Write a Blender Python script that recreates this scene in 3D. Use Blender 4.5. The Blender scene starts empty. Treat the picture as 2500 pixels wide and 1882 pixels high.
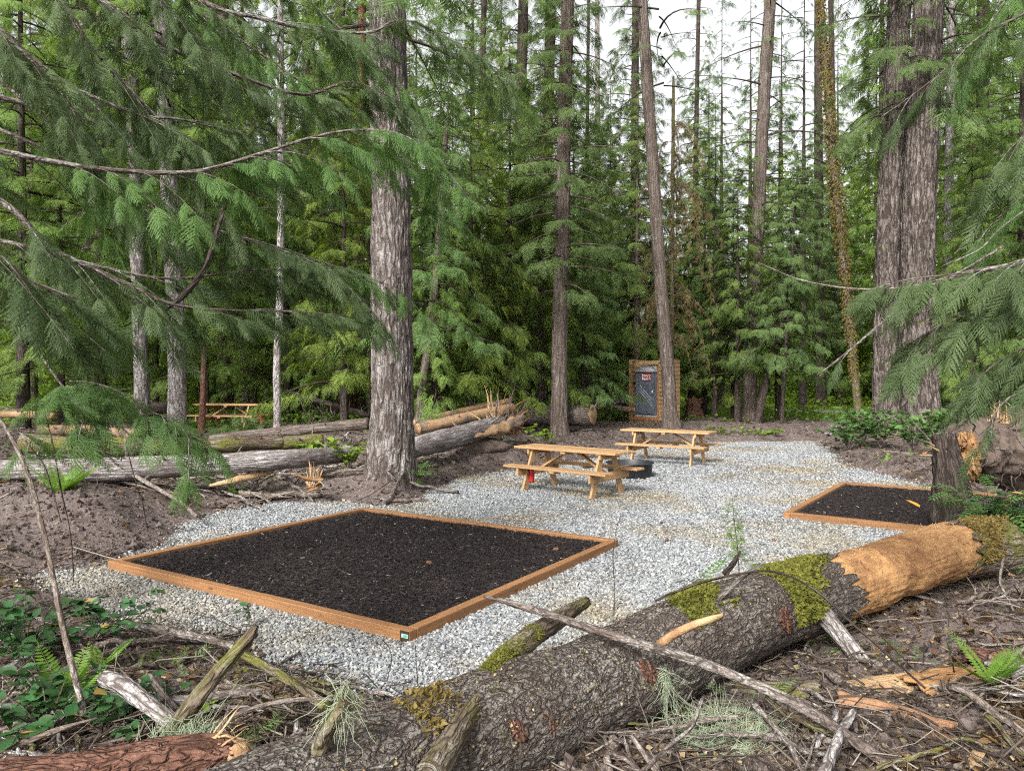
import bpy, bmesh, math
import numpy as np
from mathutils import Vector, Matrix, Euler

# ------------------------------------------------------------------ camera, sky, sun, exposure
SC = bpy.context.scene
COL = SC.collection
CAM_H, FPX, PITCH = 2.0, 1830.0, math.atan(21 / 1830.0)
cd = bpy.data.cameras.new('camera'); CAMO = bpy.data.objects.new('camera', cd); COL.objects.link(CAMO)
cd.sensor_width = 36.0; cd.lens = 36.0 * FPX / 2500.0; cd.clip_start = 0.05; cd.clip_end = 2000
CAMO.location = (0, 0, CAM_H); CAMO.rotation_euler = (math.pi / 2 - PITCH, 0, 0)
SC.camera = CAMO
SC.render.resolution_x, SC.render.resolution_y = 1024, 770

SUN_EL, SUN_AZ = math.radians(37), math.radians(206)   # high, behind the left shoulder, veiled by cloud
w = bpy.data.worlds.new('World'); SC.world = w; w.use_nodes = True
wn = w.node_tree; wn.nodes.clear()
sky = wn.nodes.new('ShaderNodeTexSky'); sky.sky_type = 'NISHITA'; sky.sun_disc = False
sky.sun_elevation = SUN_EL; sky.sun_rotation = SUN_AZ; sky.dust_density = 4.0; sky.air_density = 1.2
hsv = wn.nodes.new('ShaderNodeHueSaturation'); hsv.inputs['Saturation'].default_value = 0.10
hsv.inputs['Value'].default_value = 1.25
bg = wn.nodes.new('ShaderNodeBackground'); bg.inputs['Strength'].default_value = 0.10
wo = wn.nodes.new('ShaderNodeOutputWorld')
wn.links.new(sky.outputs[0], hsv.inputs['Color']); wn.links.new(hsv.outputs[0], bg.inputs['Color'])
wn.links.new(bg.outputs[0], wo.inputs['Surface'])
sl = bpy.data.lights.new('sun', 'SUN'); sl.energy = 2.6; sl.angle = math.radians(15); sl.color = (1.0, 0.965, 0.91)
so = bpy.data.objects.new('sun', sl); COL.objects.link(so)
_sd = Vector((math.sin(SUN_AZ) * math.cos(SUN_EL), math.cos(SUN_AZ) * math.cos(SUN_EL), math.sin(SUN_EL)))
so.rotation_euler = (-_sd).to_track_quat('-Z', 'Y').to_euler(); so.location = (0, -5, 40)
SC.view_settings.view_transform = 'Standard'; SC.view_settings.look = 'None'
SC.view_settings.exposure = 1.35; SC.view_settings.gamma = 1.0; SC.view_settings.use_curve_mapping = False
SC.cycles.max_bounces = 5; SC.cycles.diffuse_bounces = 3; SC.cycles.glossy_bounces = 1
SC.cycles.transmission_bounces = 4; SC.cycles.transparent_max_bounces = 8
SC.cycles.use_denoising = False; SC.cycles.filter_width = 1.2
SC.cycles.use_adaptive_sampling = True; SC.cycles.adaptive_threshold = 0.03

# ------------------------------------------------------------------ helpers
RNG = np.random.default_rng(11)
A = np.array
def ray(px, py):
    u, v = (px - 1250.0) / FPX, (941.0 - py) / FPX
    c, s = math.cos(PITCH), math.sin(PITCH)
    return A([u, c + v * s, -s + v * c])
def P(px, py, Y):
    d = ray(px, py); return A([0, 0, CAM_H]) + d * (Y / d[1])
def G(px, py, z=0.0):
    d = ray(px, py); return A([0, 0, CAM_H]) + d * ((z - CAM_H) / d[2])
def nrm(v):
    v = np.asarray(v, float); return v / np.maximum(np.linalg.norm(v, axis=-1, keepdims=True), 1e-9)
def sstep(a, b, x):
    t = np.clip((x - a) / (b - a), 0, 1); return t * t * (3 - 2 * t)

def _h3(ix, iy, iz, seed):
    n = (ix * 374761393 + iy * 668265263 + iz * 2147483647 + seed * 974711 + 12345) & 0xffffffff
    n = ((n ^ (n >> 13)) * 1274126177) & 0xffffffff
    n = ((n ^ (n >> 16)) * 2246822519) & 0xffffffff
    return (n & 0xffffff) / float(0xffffff) * 2 - 1
def vn(p, seed=0):
    p = np.asarray(p, float); i = np.floor(p).astype(np.int64); f = p - i; f = f * f * (3 - 2 * f)
    x, y, z = i[..., 0], i[..., 1], i[..., 2]; fx, fy, fz = f[..., 0], f[..., 1], f[..., 2]
    def L(a, b, t): return a + (b - a) * t
    c = [[[_h3(x + a, y + b, z + d, seed) for d in (0, 1)] for b in (0, 1)] for a in (0, 1)]
    return L(L(L(c[0][0][0], c[0][0][1], fz), L(c[0][1][0], c[0][1][1], fz), fy),
             L(L(c[1][0][0], c[1][0][1], fz), L(c[1][1][0], c[1][1][1], fz), fy), fx)
def fbm(p, o=3, seed=0):
    p = np.asarray(p, float); r = 0; a = 1.0; t = 0
    for k in range(o):
        r = r + a * vn(p * 2 ** k, seed + k * 7); t += a; a *= 0.5
    return r / t

def mesh_data(name, V, F, mat, uv=None, smooth=False):
    V = np.ascontiguousarray(V, dtype=np.float32)
    if not isinstance(F, list): F = [F]
    F = [np.asarray(f, dtype=np.int32) for f in F if len(f)]
    me = bpy.data.meshes.new(name)
    me.vertices.add(len(V)); me.vertices.foreach_set('co', V.ravel())
    li = np.concatenate([f.ravel() for f in F]); tot = np.concatenate([np.full(len(f), f.shape[1], np.int32) for f in F])
    st = np.concatenate([[0], np.cumsum(tot)[:-1]]).astype(np.int32)
    me.loops.add(len(li)); me.loops.foreach_set('vertex_index', li)
    me.polygons.add(len(tot)); me.polygons.foreach_set('loop_start', st); me.polygons.foreach_set('loop_total', tot)
    if smooth: me.polygons.foreach_set('use_smooth', np.ones(len(tot), bool))
    if uv is not None:
        l = me.uv_layers.new(name='UVMap'); l.data.foreach_set('uv', np.ascontiguousarray(np.asarray(uv, np.float32)[li]).ravel())
    me.update(calc_edges=True)
    if mat is not None: me.materials.append(mat)
    return me
def link(name, data, parent=None, loc=None, rot=None, scale=None):
    o = bpy.data.objects.new(name, data); COL.objects.link(o)
    if parent is not None: o.parent = parent
    if loc is not None: o.location = [float(c) for c in loc]
    if rot is not None: o.rotation_euler = [float(c) for c in rot]
    if scale is not None: o.scale = (scale,) * 3 if np.isscalar(scale) else [float(c) for c in scale]
    return o
def tag(o, label=None, cat=None, group=None, kind=None):
    if label: o['label'] = label
    if cat: o['category'] = cat
    if group: o['group'] = group
    if kind: o['kind'] = kind
    return o
def thing(name, label, cat, loc=(0, 0, 0), rotz=0.0, group=None):
    return tag(link(name, None, None, loc, (0, 0, rotz)), label, cat, group)
def part(name, V, F, mat, root=None, uv=None, smooth=False, local=False, sub=None):
    """A mesh part; V in world space, or in the root's own space when local."""
    V = np.asarray(V, float)
    if root is not None and not local: V = V - A(root.location)
    return link(name, mesh_data(name, V, F, mat, uv, smooth), sub if sub is not None else root)
def copy_tree(o, parent=None):
    c = o.copy(); COL.objects.link(c); c.parent = parent
    for ch in o.children: copy_tree(ch, c)
    return c

def join(parts):
    """[(V, F or [F..], uv?)] -> one V, [tri], uv"""
    Vs, Fs, Us, n = [], {}, [], 0
    for p in parts:
        V, F = np.asarray(p[0]), p[1]
        for f in (F if isinstance(F, list) else [F]):
            f = np.asarray(f)
            if len(f): Fs.setdefault(f.shape[1], []).append(f + n)
        Vs.append(V); n += len(V)
        Us.append(p[2] if len(p) > 2 and p[2] is not None else np.zeros((len(V), 2)))
    return np.concatenate(Vs), [np.concatenate(v) for v in Fs.values()], np.concatenate(Us)

def spline(C, n):
    """Catmull-Rom through control rows (any number of columns), n samples."""
    C = np.asarray(C, float); k = len(C)
    if k == 2: t = np.linspace(0, 1, n)[:, None]; return C[0] * (1 - t) + C[1] * t
    E = np.vstack([2 * C[0] - C[1], C, 2 * C[-1] - C[-2]])
    seg = np.linalg.norm(np.diff(C[:, :3], axis=0), axis=1); s = np.concatenate([[0], np.cumsum(seg)])
    q = np.linspace(0, s[-1], n); i = np.clip(np.searchsorted(s, q, side='right') - 1, 0, k - 2)
    t = ((q - s[i]) / np.maximum(seg[i], 1e-9))[:, None]
    a, b, c, d = E[i], E[i + 1], E[i + 2], E[i + 3]
    return 0.5 * (2 * b + (c - a) * t + (2 * a - 5 * b + 4 * c - d) * t ** 2 + (-a + 3 * b - 3 * c + d) * t ** 3)

def tube(C, R, segs=12, n=24, disp=None, caps=True, seam=(0, 0, -1)):
    """Tube along control points with radii; disp(world points, outward normals, s, ang) -> radial offset."""
    C = np.asarray(C, float); R = np.asarray(R, float)
    if R.ndim == 0: R = np.full(len(C), float(R))
    Q = spline(np.hstack([C, R[:, None]]), n); c, r = Q[:, :3], np.maximum(Q[:, 3], 1e-4)
    T = nrm(np.gradient(c, axis=0))
    u = np.asarray(seam, float)
    if abs(np.dot(T[0], nrm(u))) > 0.95: u = A([0, 1, 0.0])
    U = []
    for i in range(n):
        u = u - T[i] * np.dot(u, T[i]); u = u / np.linalg.norm(u); U.append(u)
    U = A(U); W = np.cross(T, U)
    ang = np.linspace(0, 2 * np.pi, segs + 1)
    N = U[:, None] * np.cos(ang)[None, :, None] + W[:, None] * np.sin(ang)[None, :, None]
    V = c[:, None] + N * r[:, None, None]
    s = np.concatenate([[0], np.cumsum(np.linalg.norm(np.diff(c, axis=0), axis=1))])
    if disp is not None:
        d = disp(V, N, s[:, None], ang[None, :], c); V = V + N * d[..., None]
    uv = np.stack([np.broadcast_to(ang[None] * r.mean(), (n, segs + 1)), np.broadcast_to(s[:, None], (n, segs + 1))], -1)
    i, j = np.meshgrid(np.arange(n - 1), np.arange(segs), indexing='ij'); m = segs + 1
    F = np.stack([i * m + j, i * m + j + 1, (i + 1) * m + j + 1, (i + 1) * m + j], -1).reshape(-1, 4)
    V = V.reshape(-1, 3); uv = uv.reshape(-1, 2); Fs = [F]
    if caps:
        k = len(V); V = np.vstack([V, c[0], c[-1]]); uv = np.vstack([uv, [0, 0], [0, s[-1]]])
        j = np.arange(segs)
        Fs.append(np.concatenate([np.stack([j + 1, j, np.full(segs, k)], 1), np.stack([(n - 1) * m + j, (n - 1) * m + j + 1, np.full(segs, k + 1)], 1)]))
    return V, Fs, uv

def twigs(Pt, R, segs=4):
    """Many thin tubes at once: Pt (N, m, 3), R (N, m)."""
    Pt = np.asarray(Pt, float); N, m = Pt.shape[:2]; R = np.broadcast_to(R, (N, m))
    T = nrm(np.gradient(Pt, axis=1)); ref = nrm(A([0.31, 0.52, 0.8]))[None, None] + 0 * T
    flip = np.abs((T * ref).sum(-1).mean(1)) > 0.9
    ref[flip] = nrm(A([0.8, -0.6, 0.1]))
    U = nrm(np.cross(T, ref)); W = np.cross(T, U)
    a = np.arange(segs) * 2 * np.pi / segs
    V = Pt[:, :, None] + R[:, :, None, None] * (U[:, :, None] * np.cos(a)[None, None, :, None] + W[:, :, None] * np.sin(a)[None, None, :, None])
    q, i, j = np.meshgrid(np.arange(N), np.arange(m - 1), np.arange(segs), indexing='ij')
    b = q * m * segs; k = (j + 1) % segs
    F = np.stack([b + i * segs + j, b + i * segs + k, b + (i + 1) * segs + k, b + (i + 1) * segs + j], -1).reshape(-1, 4)
    L = np.concatenate([np.zeros((N, 1)), np.cumsum(np.linalg.norm(np.diff(Pt, axis=1), axis=2), axis=1)], 1)
    uv = np.stack([np.broadcast_to(a[None, None] * R[..., None], (N, m, segs)), np.broadcast_to(L[..., None], (N, m, segs))], -1)
    return V.reshape(-1, 3), F, uv.reshape(-1, 2)

def inst(T, F, pos, X, Y, Z, S):
    """Copy template verts T (m,3) with faces F to N places with axes X, Y, Z and scale S."""
    pos = np.asarray(pos, float); N = len(pos); S = np.asarray(S, float)
    if S.ndim == 1: S = S[:, None] * np.ones((1, 3))
    M = np.stack([X * S[:, :1], Y * S[:, 1:2], Z * S[:, 2:3]], 1)          # (N, 3 axes, 3)
    V = np.einsum('mk,nkj->nmj', T, M) + pos[:, None]
    m = len(T); o = (np.arange(N) * m)[:, None, None]
    Fs = [(np.asarray(f)[None] + o).reshape(-1, np.asarray(f).shape[1]) for f in (F if isinstance(F, list) else [F])]
    return V.reshape(-1, 3), Fs
def frame(Y, up):
    """Axes for a leaf: Y along it, Z as near up as it can be."""
    Y = nrm(Y); X = nrm(np.cross(Y, up)); Z = np.cross(X, Y); return X, Y, Z
def rand_dirs(n, rng=RNG):
    return nrm(rng.normal(size=(n, 3)))

_box_cache = {}
def box_mesh(size, bevel, mat):
    key = (tuple(round(s, 4) for s in size), round(bevel, 4), mat.name)
    if key in _box_cache: return _box_cache[key]
    bm = bmesh.new(); bmesh.ops.create_cube(bm, size=1.0)
    bmesh.ops.scale(bm, vec=size, verts=bm.verts)
    if bevel > 0: bmesh.ops.bevel(bm, geom=bm.edges[:], offset=bevel, segments=1, affect='EDGES')
    me = bpy.data.meshes.new('board'); bm.to_mesh(me); bm.free(); me.materials.append(mat)
    _box_cache[key] = me; return me
def board(name, parent, loc, size, mat, rot=(0, 0, 0), bevel=0.004):
    return link(name, box_mesh(size, bevel, mat), parent, loc, rot)
def beam(name, parent, a, b, wide, thick, mat, up=(0, 0, 1), bevel=0.004):
    """A board from a to b (parent space): long axis X, 'wide' along Y, 'thick' along Z (nearest up)."""
    a, b = Vector(a), Vector(b); d = b - a; L = d.length; x = d.normalized()
    z = Vector(up) - x * Vector(up).dot(x); z.normalize(); y = z.cross(x)
    o = link(name, box_mesh((L, wide, thick), bevel, mat), parent)
    o.matrix_local = Matrix.Translation((a + b) / 2) @ Matrix((x, y, z)).transposed().to_4x4()
    return o

def gn_scatter(name, pts, rot, scl, mat, kind='stone', variants=6, label=None, cat=None):
    """Loose pieces nobody could count: one object whose points carry small meshes through geometry nodes."""
    me = bpy.data.meshes.new(name); me.vertices.add(len(pts)); me.vertices.foreach_set('co', np.asarray(pts, np.float32).ravel())
    for nm, d in (('rot', rot), ('scl', scl)):
        a = me.attributes.new(nm, 'FLOAT_VECTOR', 'POINT'); a.data.foreach_set('vector', np.asarray(d, np.float32).ravel())
    me.materials.append(mat); o = link(name, me)
    t = bpy.data.node_groups.new(name + '_scatter', 'GeometryNodeTree')
    t.interface.new_socket('Geometry', in_out='INPUT', socket_type='NodeSocketGeometry'); t.interface.new_socket('Geometry', in_out='OUTPUT', socket_type='NodeSocketGeometry')
    N = t.nodes.new; L = t.links.new; gi, go = N('NodeGroupInput'), N('NodeGroupOutput'); jn = N('GeometryNodeJoinGeometry')
    for v in range(variants):
        if kind == 'stone': p = N('GeometryNodeMeshIcoSphere'); p.inputs['Radius'].default_value = 1.0; p.inputs['Subdivisions'].default_value = 1; amp = .34
        else: p = N('GeometryNodeMeshCone'); p.inputs['Vertices'].default_value = 3; p.inputs['Radius Top'].default_value = .35; p.inputs['Radius Bottom'].default_value = 1.0; p.inputs['Depth'].default_value = 2.0; amp = .3
        sp, rv, gt = N('GeometryNodeSetPosition'), N('FunctionNodeRandomValue'), N('GeometryNodeGeometryToInstance'); rv.data_type = 'FLOAT_VECTOR'
        rv.inputs[0].default_value = (-amp,) * 3; rv.inputs[1].default_value = (amp,) * 3; rv.inputs['Seed'].default_value = v * 13 + 5
        L(p.outputs['Mesh'], sp.inputs['Geometry']); L(rv.outputs[0], sp.inputs['Offset']); sm = N('GeometryNodeSetMaterial'); sm.inputs['Material'].default_value = mat
        L(sp.outputs[0], sm.inputs[0]); L(sm.outputs[0], gt.inputs[0]); L(gt.outputs[0], jn.inputs[0])
    ip = N('GeometryNodeInstanceOnPoints'); ip.inputs['Pick Instance'].default_value = True
    ri = N('FunctionNodeRandomValue'); ri.data_type = 'INT'; ri.inputs[4].default_value = 0; ri.inputs[5].default_value = variants - 1; L(ri.outputs[2], ip.inputs['Instance Index'])
    for nm, tgt in (('rot', 'Rotation'), ('scl', 'Scale')):
        na = N('GeometryNodeInputNamedAttribute'); na.data_type = 'FLOAT_VECTOR'; na.inputs[0].default_value = nm
        if nm == 'rot': e = N('FunctionNodeEulerToRotation'); L(na.outputs[0], e.inputs[0]); L(e.outputs[0], ip.inputs[tgt])
        else: L(na.outputs[0], ip.inputs[tgt])
    L(gi.outputs[0], ip.inputs['Points']); L(jn.outputs[0], ip.inputs['Instance']); L(ip.outputs[0], go.inputs[0])
    md = o.modifiers.new('scatter', 'NODES'); md.node_group = t
    return tag(o, label, cat, None, 'stuff')
# ------------------------------------------------------------------ materials
class NB:
    """Small node-tree writer."""
    def __init__(s, name):
        s.m = bpy.data.materials.new(name); s.m.use_nodes = True; s.t = s.m.node_tree; s.t.nodes.clear()
        s.out = s.t.nodes.new('ShaderNodeOutputMaterial')
    def n(s, typ, ins=None, **props):
        nd = s.t.nodes.new(typ)
        for k, v in props.items(): setattr(nd, k, v)
        for k, v in (ins or {}).items(): s.set(nd.inputs[k], v)
        return nd
    def set(s, sock, v):
        if isinstance(v, bpy.types.NodeSocket): s.t.links.new(v, sock)
        elif isinstance(v, bpy.types.Node): s.t.links.new(v.outputs[0], sock)
        elif isinstance(v, (tuple, list)) and len(v) == 3 and sock.type == 'RGBA': sock.default_value = (*v, 1)
        else: sock.default_value = v
    def coord(s, kind='Object'): return s.n('ShaderNodeTexCoord').outputs[kind]
    def map(s, vec, scale, loc=None): 
        d = {'Vector': vec, 'Scale': scale}
        if loc is not None: d['Location'] = loc
        return s.n('ShaderNodeMapping', d).outputs[0]
    def noise(s, vec, scale, detail=4, rough=0.55, dist=0.0):
        return s.n('ShaderNodeTexNoise', {'Vector': vec, 'Scale': scale, 'Detail': detail, 'Roughness': rough, 'Distortion': dist}).outputs[0]
    def voro(s, vec, scale, feature='F1', rand=1.0, out=0):
        return s.n('ShaderNodeTexVoronoi', {'Vector': vec, 'Scale': scale, 'Randomness': rand}, feature=feature).outputs[out]
    def ramp(s, fac, stops, interp='LINEAR'):
        nd = s.n('ShaderNodeValToRGB', {'Fac': fac}); cr = nd.color_ramp; cr.interpolation = interp
        while len(cr.elements) < len(stops): cr.elements.new(0.5)
        for e, (p, c) in zip(cr.elements, stops):
            e.position = p; e.color = (*(c if not np.isscalar(c) else (c, c, c)), 1)
        return nd.outputs[0]
    def mix(s, f, a, b, mode='MIX'):
        nd = s.n('ShaderNodeMix', data_type='RGBA', blend_type=mode)
        s.set(nd.inputs[0], f); s.set(nd.inputs[6], a); s.set(nd.inputs[7], b); return nd.outputs[2]
    def math(s, op, a, b=0.5, clamp=False):
        return s.n('ShaderNodeMath', {0: a, 1: b}, operation=op, use_clamp=clamp).outputs[0]
    def bump(s, h, strength, dist, normal=None):
        d = {'Height': h, 'Strength': strength, 'Distance': dist}
        if normal is not None: d['Normal'] = normal
        return s.n('ShaderNodeBump', d).outputs[0]
    def bsdf(s, col, rough=0.8, normal=None, spec=0.3, **kw):
        d = {'Base Color': col, 'Roughness': rough, 'Specular IOR Level': spec}
        if normal is not None: d['Normal'] = normal
        d.update(kw)
        return s.n('ShaderNodeBsdfPrincipled', d).outputs[0]
    def done(s, shader): s.set(s.out.inputs['Surface'], shader); return s.m
    def island(s): return s.n('ShaderNodeNewGeometry').outputs['Random Per Island']
    def pos(s): return s.n('ShaderNodeNewGeometry').outputs['Position']
    def orand(s): return s.n('ShaderNodeObjectInfo').outputs['Random']

def m_bark(name, plate, lichen, fissure, su=9.0, sv=2.4, lich=0.5, bump=1.0, moss=0.0, patch=1.3, wide=1.0):
    b = NB(name); uv = b.coord('UV'); ob = b.coord('Object')
    wob = b.noise(b.map(ob, (1, 1, 1)), 5.0, 3)
    vec = b.n('ShaderNodeVectorMath', {0: b.map(uv, (su, sv, 1)), 1: b.n('ShaderNodeVectorMath', {0: b.n('ShaderNodeTexNoise', {'Vector': ob, 'Scale': 6.0, 'Detail': 3}).outputs[1], 1: (0.6, 0.6, 0.6)}, operation='MULTIPLY').outputs[0]}, operation='ADD').outputs[0]
    r1 = b.math('ABSOLUTE', b.math('SUBTRACT', b.noise(vec, 1.0, 2, 0.5, 0.3), 0.5)); r2 = b.math('ABSOLUTE', b.math('SUBTRACT', b.noise(vec, 2.3, 2, 0.5), 0.5))
    fis = b.math('MULTIPLY', b.ramp(r1, [(0.0, 0.0), (0.05 * wide, 0.65), (0.12 * wide, 1.0)]), b.ramp(r2, [(0.0, 0.35), (0.05, 0.85), (0.10, 1.0)]))
    fine = b.noise(b.map(uv, (su * 5, sv * 4, 1)), 1.0, 5, 0.65)
    spk = b.noise(ob, 55.0, 3, 0.7)
    pl = b.mix(b.ramp(fine, [(0.35, 0.0), (0.68, 1.0)]), tuple(c * 0.62 for c in plate), tuple(min(1, c * 1.3) for c in plate))
    lm = b.math('MULTIPLY', b.ramp(b.noise(ob, patch * 2.2, 4, 0.6), [(0.62 - 0.3 * lich, 0.0), (0.8 - 0.25 * lich, 1.0)]), b.ramp(spk, [(0.38, 0.0), (0.6, 1.0)]))
    c = b.mix(lm, pl, lichen); c = b.mix(b.math('SUBTRACT', 1.0, fis), c, fissure)
    if moss > 0:
        mm = b.math('MULTIPLY', b.ramp(b.noise(ob, 2.6, 4, 0.6), [(0.68 - 0.3 * moss, 0.0), (0.8 - 0.25 * moss, 1.0)]), 0.9)
        c = b.mix(mm, c, b.mix(spk, (0.05, 0.055, 0.012), (0.16, 0.15, 0.035)))
    h = b.math('ADD', b.math('MULTIPLY', fis, 0.7), b.math('MULTIPLY', fine, 0.4))
    return b.done(b.bsdf(c, 0.92, b.bump(h, 0.9 * bump, 0.035), 0.15))

def m_leaf(name, dark, light, trans=0.3, clump=1.2, gloss=0.5, objvar=0.35, spec=0.12):
    b = NB(name); p = b.pos()
    k = b.ramp(b.noise(p, clump, 2), [(0.3, 0.0), (0.72, 1.0)])
    f = b.math('ADD', b.math('MULTIPLY', k, 0.55), b.math('MULTIPLY', b.island(), 0.45))
    c = b.mix(f, dark, light)
    hs = b.n('ShaderNodeHueSaturation', {'Color': c, 'Hue': b.math('ADD', b.math('MULTIPLY', b.orand(), 0.05 * objvar), 0.5 - 0.025 * objvar),
             'Value': b.math('ADD', b.math('MULTIPLY', b.orand(), objvar), 1.0 - objvar * 0.5)}).outputs[0]
    d = b.bsdf(hs, gloss, None, spec)
    tcol = b.mix(0.6, hs, b.mix(1.0, hs, (1.5, 1.7, 0.6), 'MULTIPLY'))
    t = b.n('ShaderNodeBsdfTranslucent', {'Color': tcol}).outputs[0]
    return b.done(b.n('ShaderNodeMixShader', {0: trans, 1: d, 2: t}).outputs[0])

def m_wood(name, c1, c2, knots=True, rough=0.7, grain=1.0, wear=0.0):
    """Sawn board: grain along the board's own X."""
    b = NB(name); ob = b.coord('Object')
    off = b.n('ShaderNodeCombineXYZ', {0: b.math('MULTIPLY', b.orand(), 31.0), 1: b.math('MULTIPLY', b.orand(), 17.0), 2: b.math('MULTIPLY', b.orand(), 23.0)}).outputs[0]
    v = b.n('ShaderNodeVectorMath', {0: ob, 1: off}, operation='ADD').outputs[0]
    g = b.noise(b.map(v, (1.2, 38, 38)), 1.0, 5, 0.6, 0.6)
    band = b.noise(b.map(v, (0.8, 9, 9)), 1.0, 3)
    c = b.mix(b.ramp(g, [(0.3, 0.0), (0.7, 1.0)]), c1, c2)
    c = b.mix(b.math('MULTIPLY', b.ramp(band, [(0.45, 0.0), (0.8, 1.0)]), 0.35), c, tuple(x * 0.55 for x in c1))
    if knots:
        kn = b.voro(b.map(v, (3.0, 11, 11)), 1.0)
        c = b.mix(b.ramp(kn, [(0.06, 0.85), (0.14, 0.0)]), c, tuple(x * 0.3 for x in c1))
    if wear > 0:
        sp = b.noise(v, 24.0, 4, 0.7); c = b.mix(b.math('MULTIPLY', b.ramp(sp, [(0.55, 0.0), (0.75, 1.0)]), wear), c, (0.09, 0.06, 0.04))
    hv = b.n('ShaderNodeHueSaturation', {'Color': c, 'Value': b.math('ADD', b.math('MULTIPLY', b.orand(), 0.3), 0.85)}).outputs[0]
    return b.done(b.bsdf(hv, rough, b.bump(g, 0.35 * grain, 0.004), 0.25))

def m_rot(name, c1, c2, c3, su=10.0, sv=1.6):
    """Bare splintered wood of a broken log."""
    b = NB(name); uv = b.coord('UV'); ob = b.coord('Object')
    g = b.noise(b.map(uv, (su * 2.2, sv, 1)), 1.0, 6, 0.65, 0.8)
    pt = b.noise(ob, 2.6, 5, 0.65)
    c = b.mix(b.ramp(g, [(0.3, 0.0), (0.65, 1.0)]), c1, c2)
    c = b.mix(b.ramp(pt, [(0.47, 0.0), (0.62, 1.0)]), c, c3)
    sp = b.noise(ob, 26.0, 4, 0.7)
    c = b.mix(b.math('MULTIPLY', b.ramp(sp, [(0.58, 0.0), (0.68, 1.0)]), 0.7), c, tuple(x * 0.25 for x in c3))
    return b.done(b.bsdf(c, 0.85, b.bump(b.math('ADD', g, b.math('MULTIPLY', sp, 0.6)), 0.9, 0.02), 0.2))

def m_plain(name, c, rough=0.6, spec=0.4, var=0.15, scale=9.0, bump=0.0, metallic=0.0):
    b = NB(name); n = b.noise(b.coord('Object'), scale, 5, 0.6)
    col = b.mix(n, tuple(x * (1 - var) for x in c), tuple(min(1, x * (1 + var)) for x in c))
    return b.done(b.bsdf(col, b.math('ADD', b.math('MULTIPLY', n, 0.2), rough - 0.1), b.bump(n, bump, 0.01) if bump else None, spec, Metallic=metallic))

def m_bits(name, stops, rough=0.9, tan=None, spec=0.2, tan_scale=0.45, inst=False):
    """Loose pieces: colour per piece, optionally drifting to a dusty tone over the ground."""
    b = NB(name); c = b.ramp(b.orand() if inst else b.island(), stops)
    if tan is not None:
        f = b.ramp(b.noise(b.pos(), tan_scale, 4, 0.6), [(0.47, 0.0), (0.64, 0.95)]); c = b.mix(f, c, b.mix(1.0, c, tan, 'MULTIPLY'))
    c = b.mix(0.35, c, b.mix(b.noise(b.pos(), 70.0, 3, 0.6), (0.25,) * 3, (1.0,) * 3), 'MULTIPLY')
    return b.done(b.bsdf(c, rough, None, spec))

def m_ground():
    b = NB('forest_soil'); p = b.pos()
    n1 = b.noise(p, 1.3, 6, 0.65); n2 = b.noise(p, 9.0, 6, 0.7); n3 = b.noise(p, 45.0, 4, 0.7)
    soil = b.mix(b.ramp(n2, [(0.3, 0.0), (0.7, 1.0)]), (0.065, 0.050, 0.045), (0.185, 0.150, 0.138))
    soil = b.mix(b.ramp(n1, [(0.5, 0.0), (0.72, 0.8)]), soil, (0.045, 0.030, 0.020))
    soil = b.mix(b.math('MULTIPLY', b.ramp(n3, [(0.62, 0.0), (0.72, 1.0)]), 0.5), soil, (0.24, 0.19, 0.14))
    y = b.n('ShaderNodeSeparateXYZ', {0: p}).outputs[1]
    far = b.ramp(b.math('MULTIPLY', b.math('ADD', y, b.math('MULTIPLY', n1, 8.0)), 0.02), [(0.70, 0.0), (0.84, 1.0)])
    green = b.mix(n2, (0.06, 0.09, 0.015), (0.17, 0.24, 0.04))
    c = b.mix(far, soil, green)
    h = b.math('ADD', b.math('MULTIPLY', n2, 1.0), b.math('MULTIPLY', n3, 0.4))
    return b.done(b.bsdf(c, 0.95, b.bump(h, 0.9, 0.05), 0.1))

def m_gravel_sheet():
    b = NB('gravel_bed'); p = b.pos()
    cell = b.n('ShaderNodeTexVoronoi', {'Vector': p, 'Scale': 42.0}); 
    v = b.n('ShaderNodeSeparateColor', {0: cell.outputs[1]}).outputs[0]
    c = b.ramp(v, [(0.0, (0.08, 0.08, 0.08)), (0.35, (0.14, 0.145, 0.15)), (0.7, (0.22, 0.225, 0.225)), (1.0, (0.30, 0.30, 0.29))])
    f = b.ramp(b.noise(p, 0.45, 4, 0.6), [(0.47, 0.0), (0.64, 0.95)])
    c = b.mix(f, c, b.mix(0.5, b.mix(1.0, c, (0.9, 0.75, 0.52), 'MULTIPLY'), (0.20, 0.165, 0.11)))
    edge = b.voro(p, 42.0, 'DISTANCE_TO_EDGE')
    h = b.math('ADD', b.ramp(edge, [(0.0, 0.0), (0.25, 1.0)]), v)
    return b.done(b.bsdf(c, 0.9, b.bump(h, 1.0, 0.02), 0.2))

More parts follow.
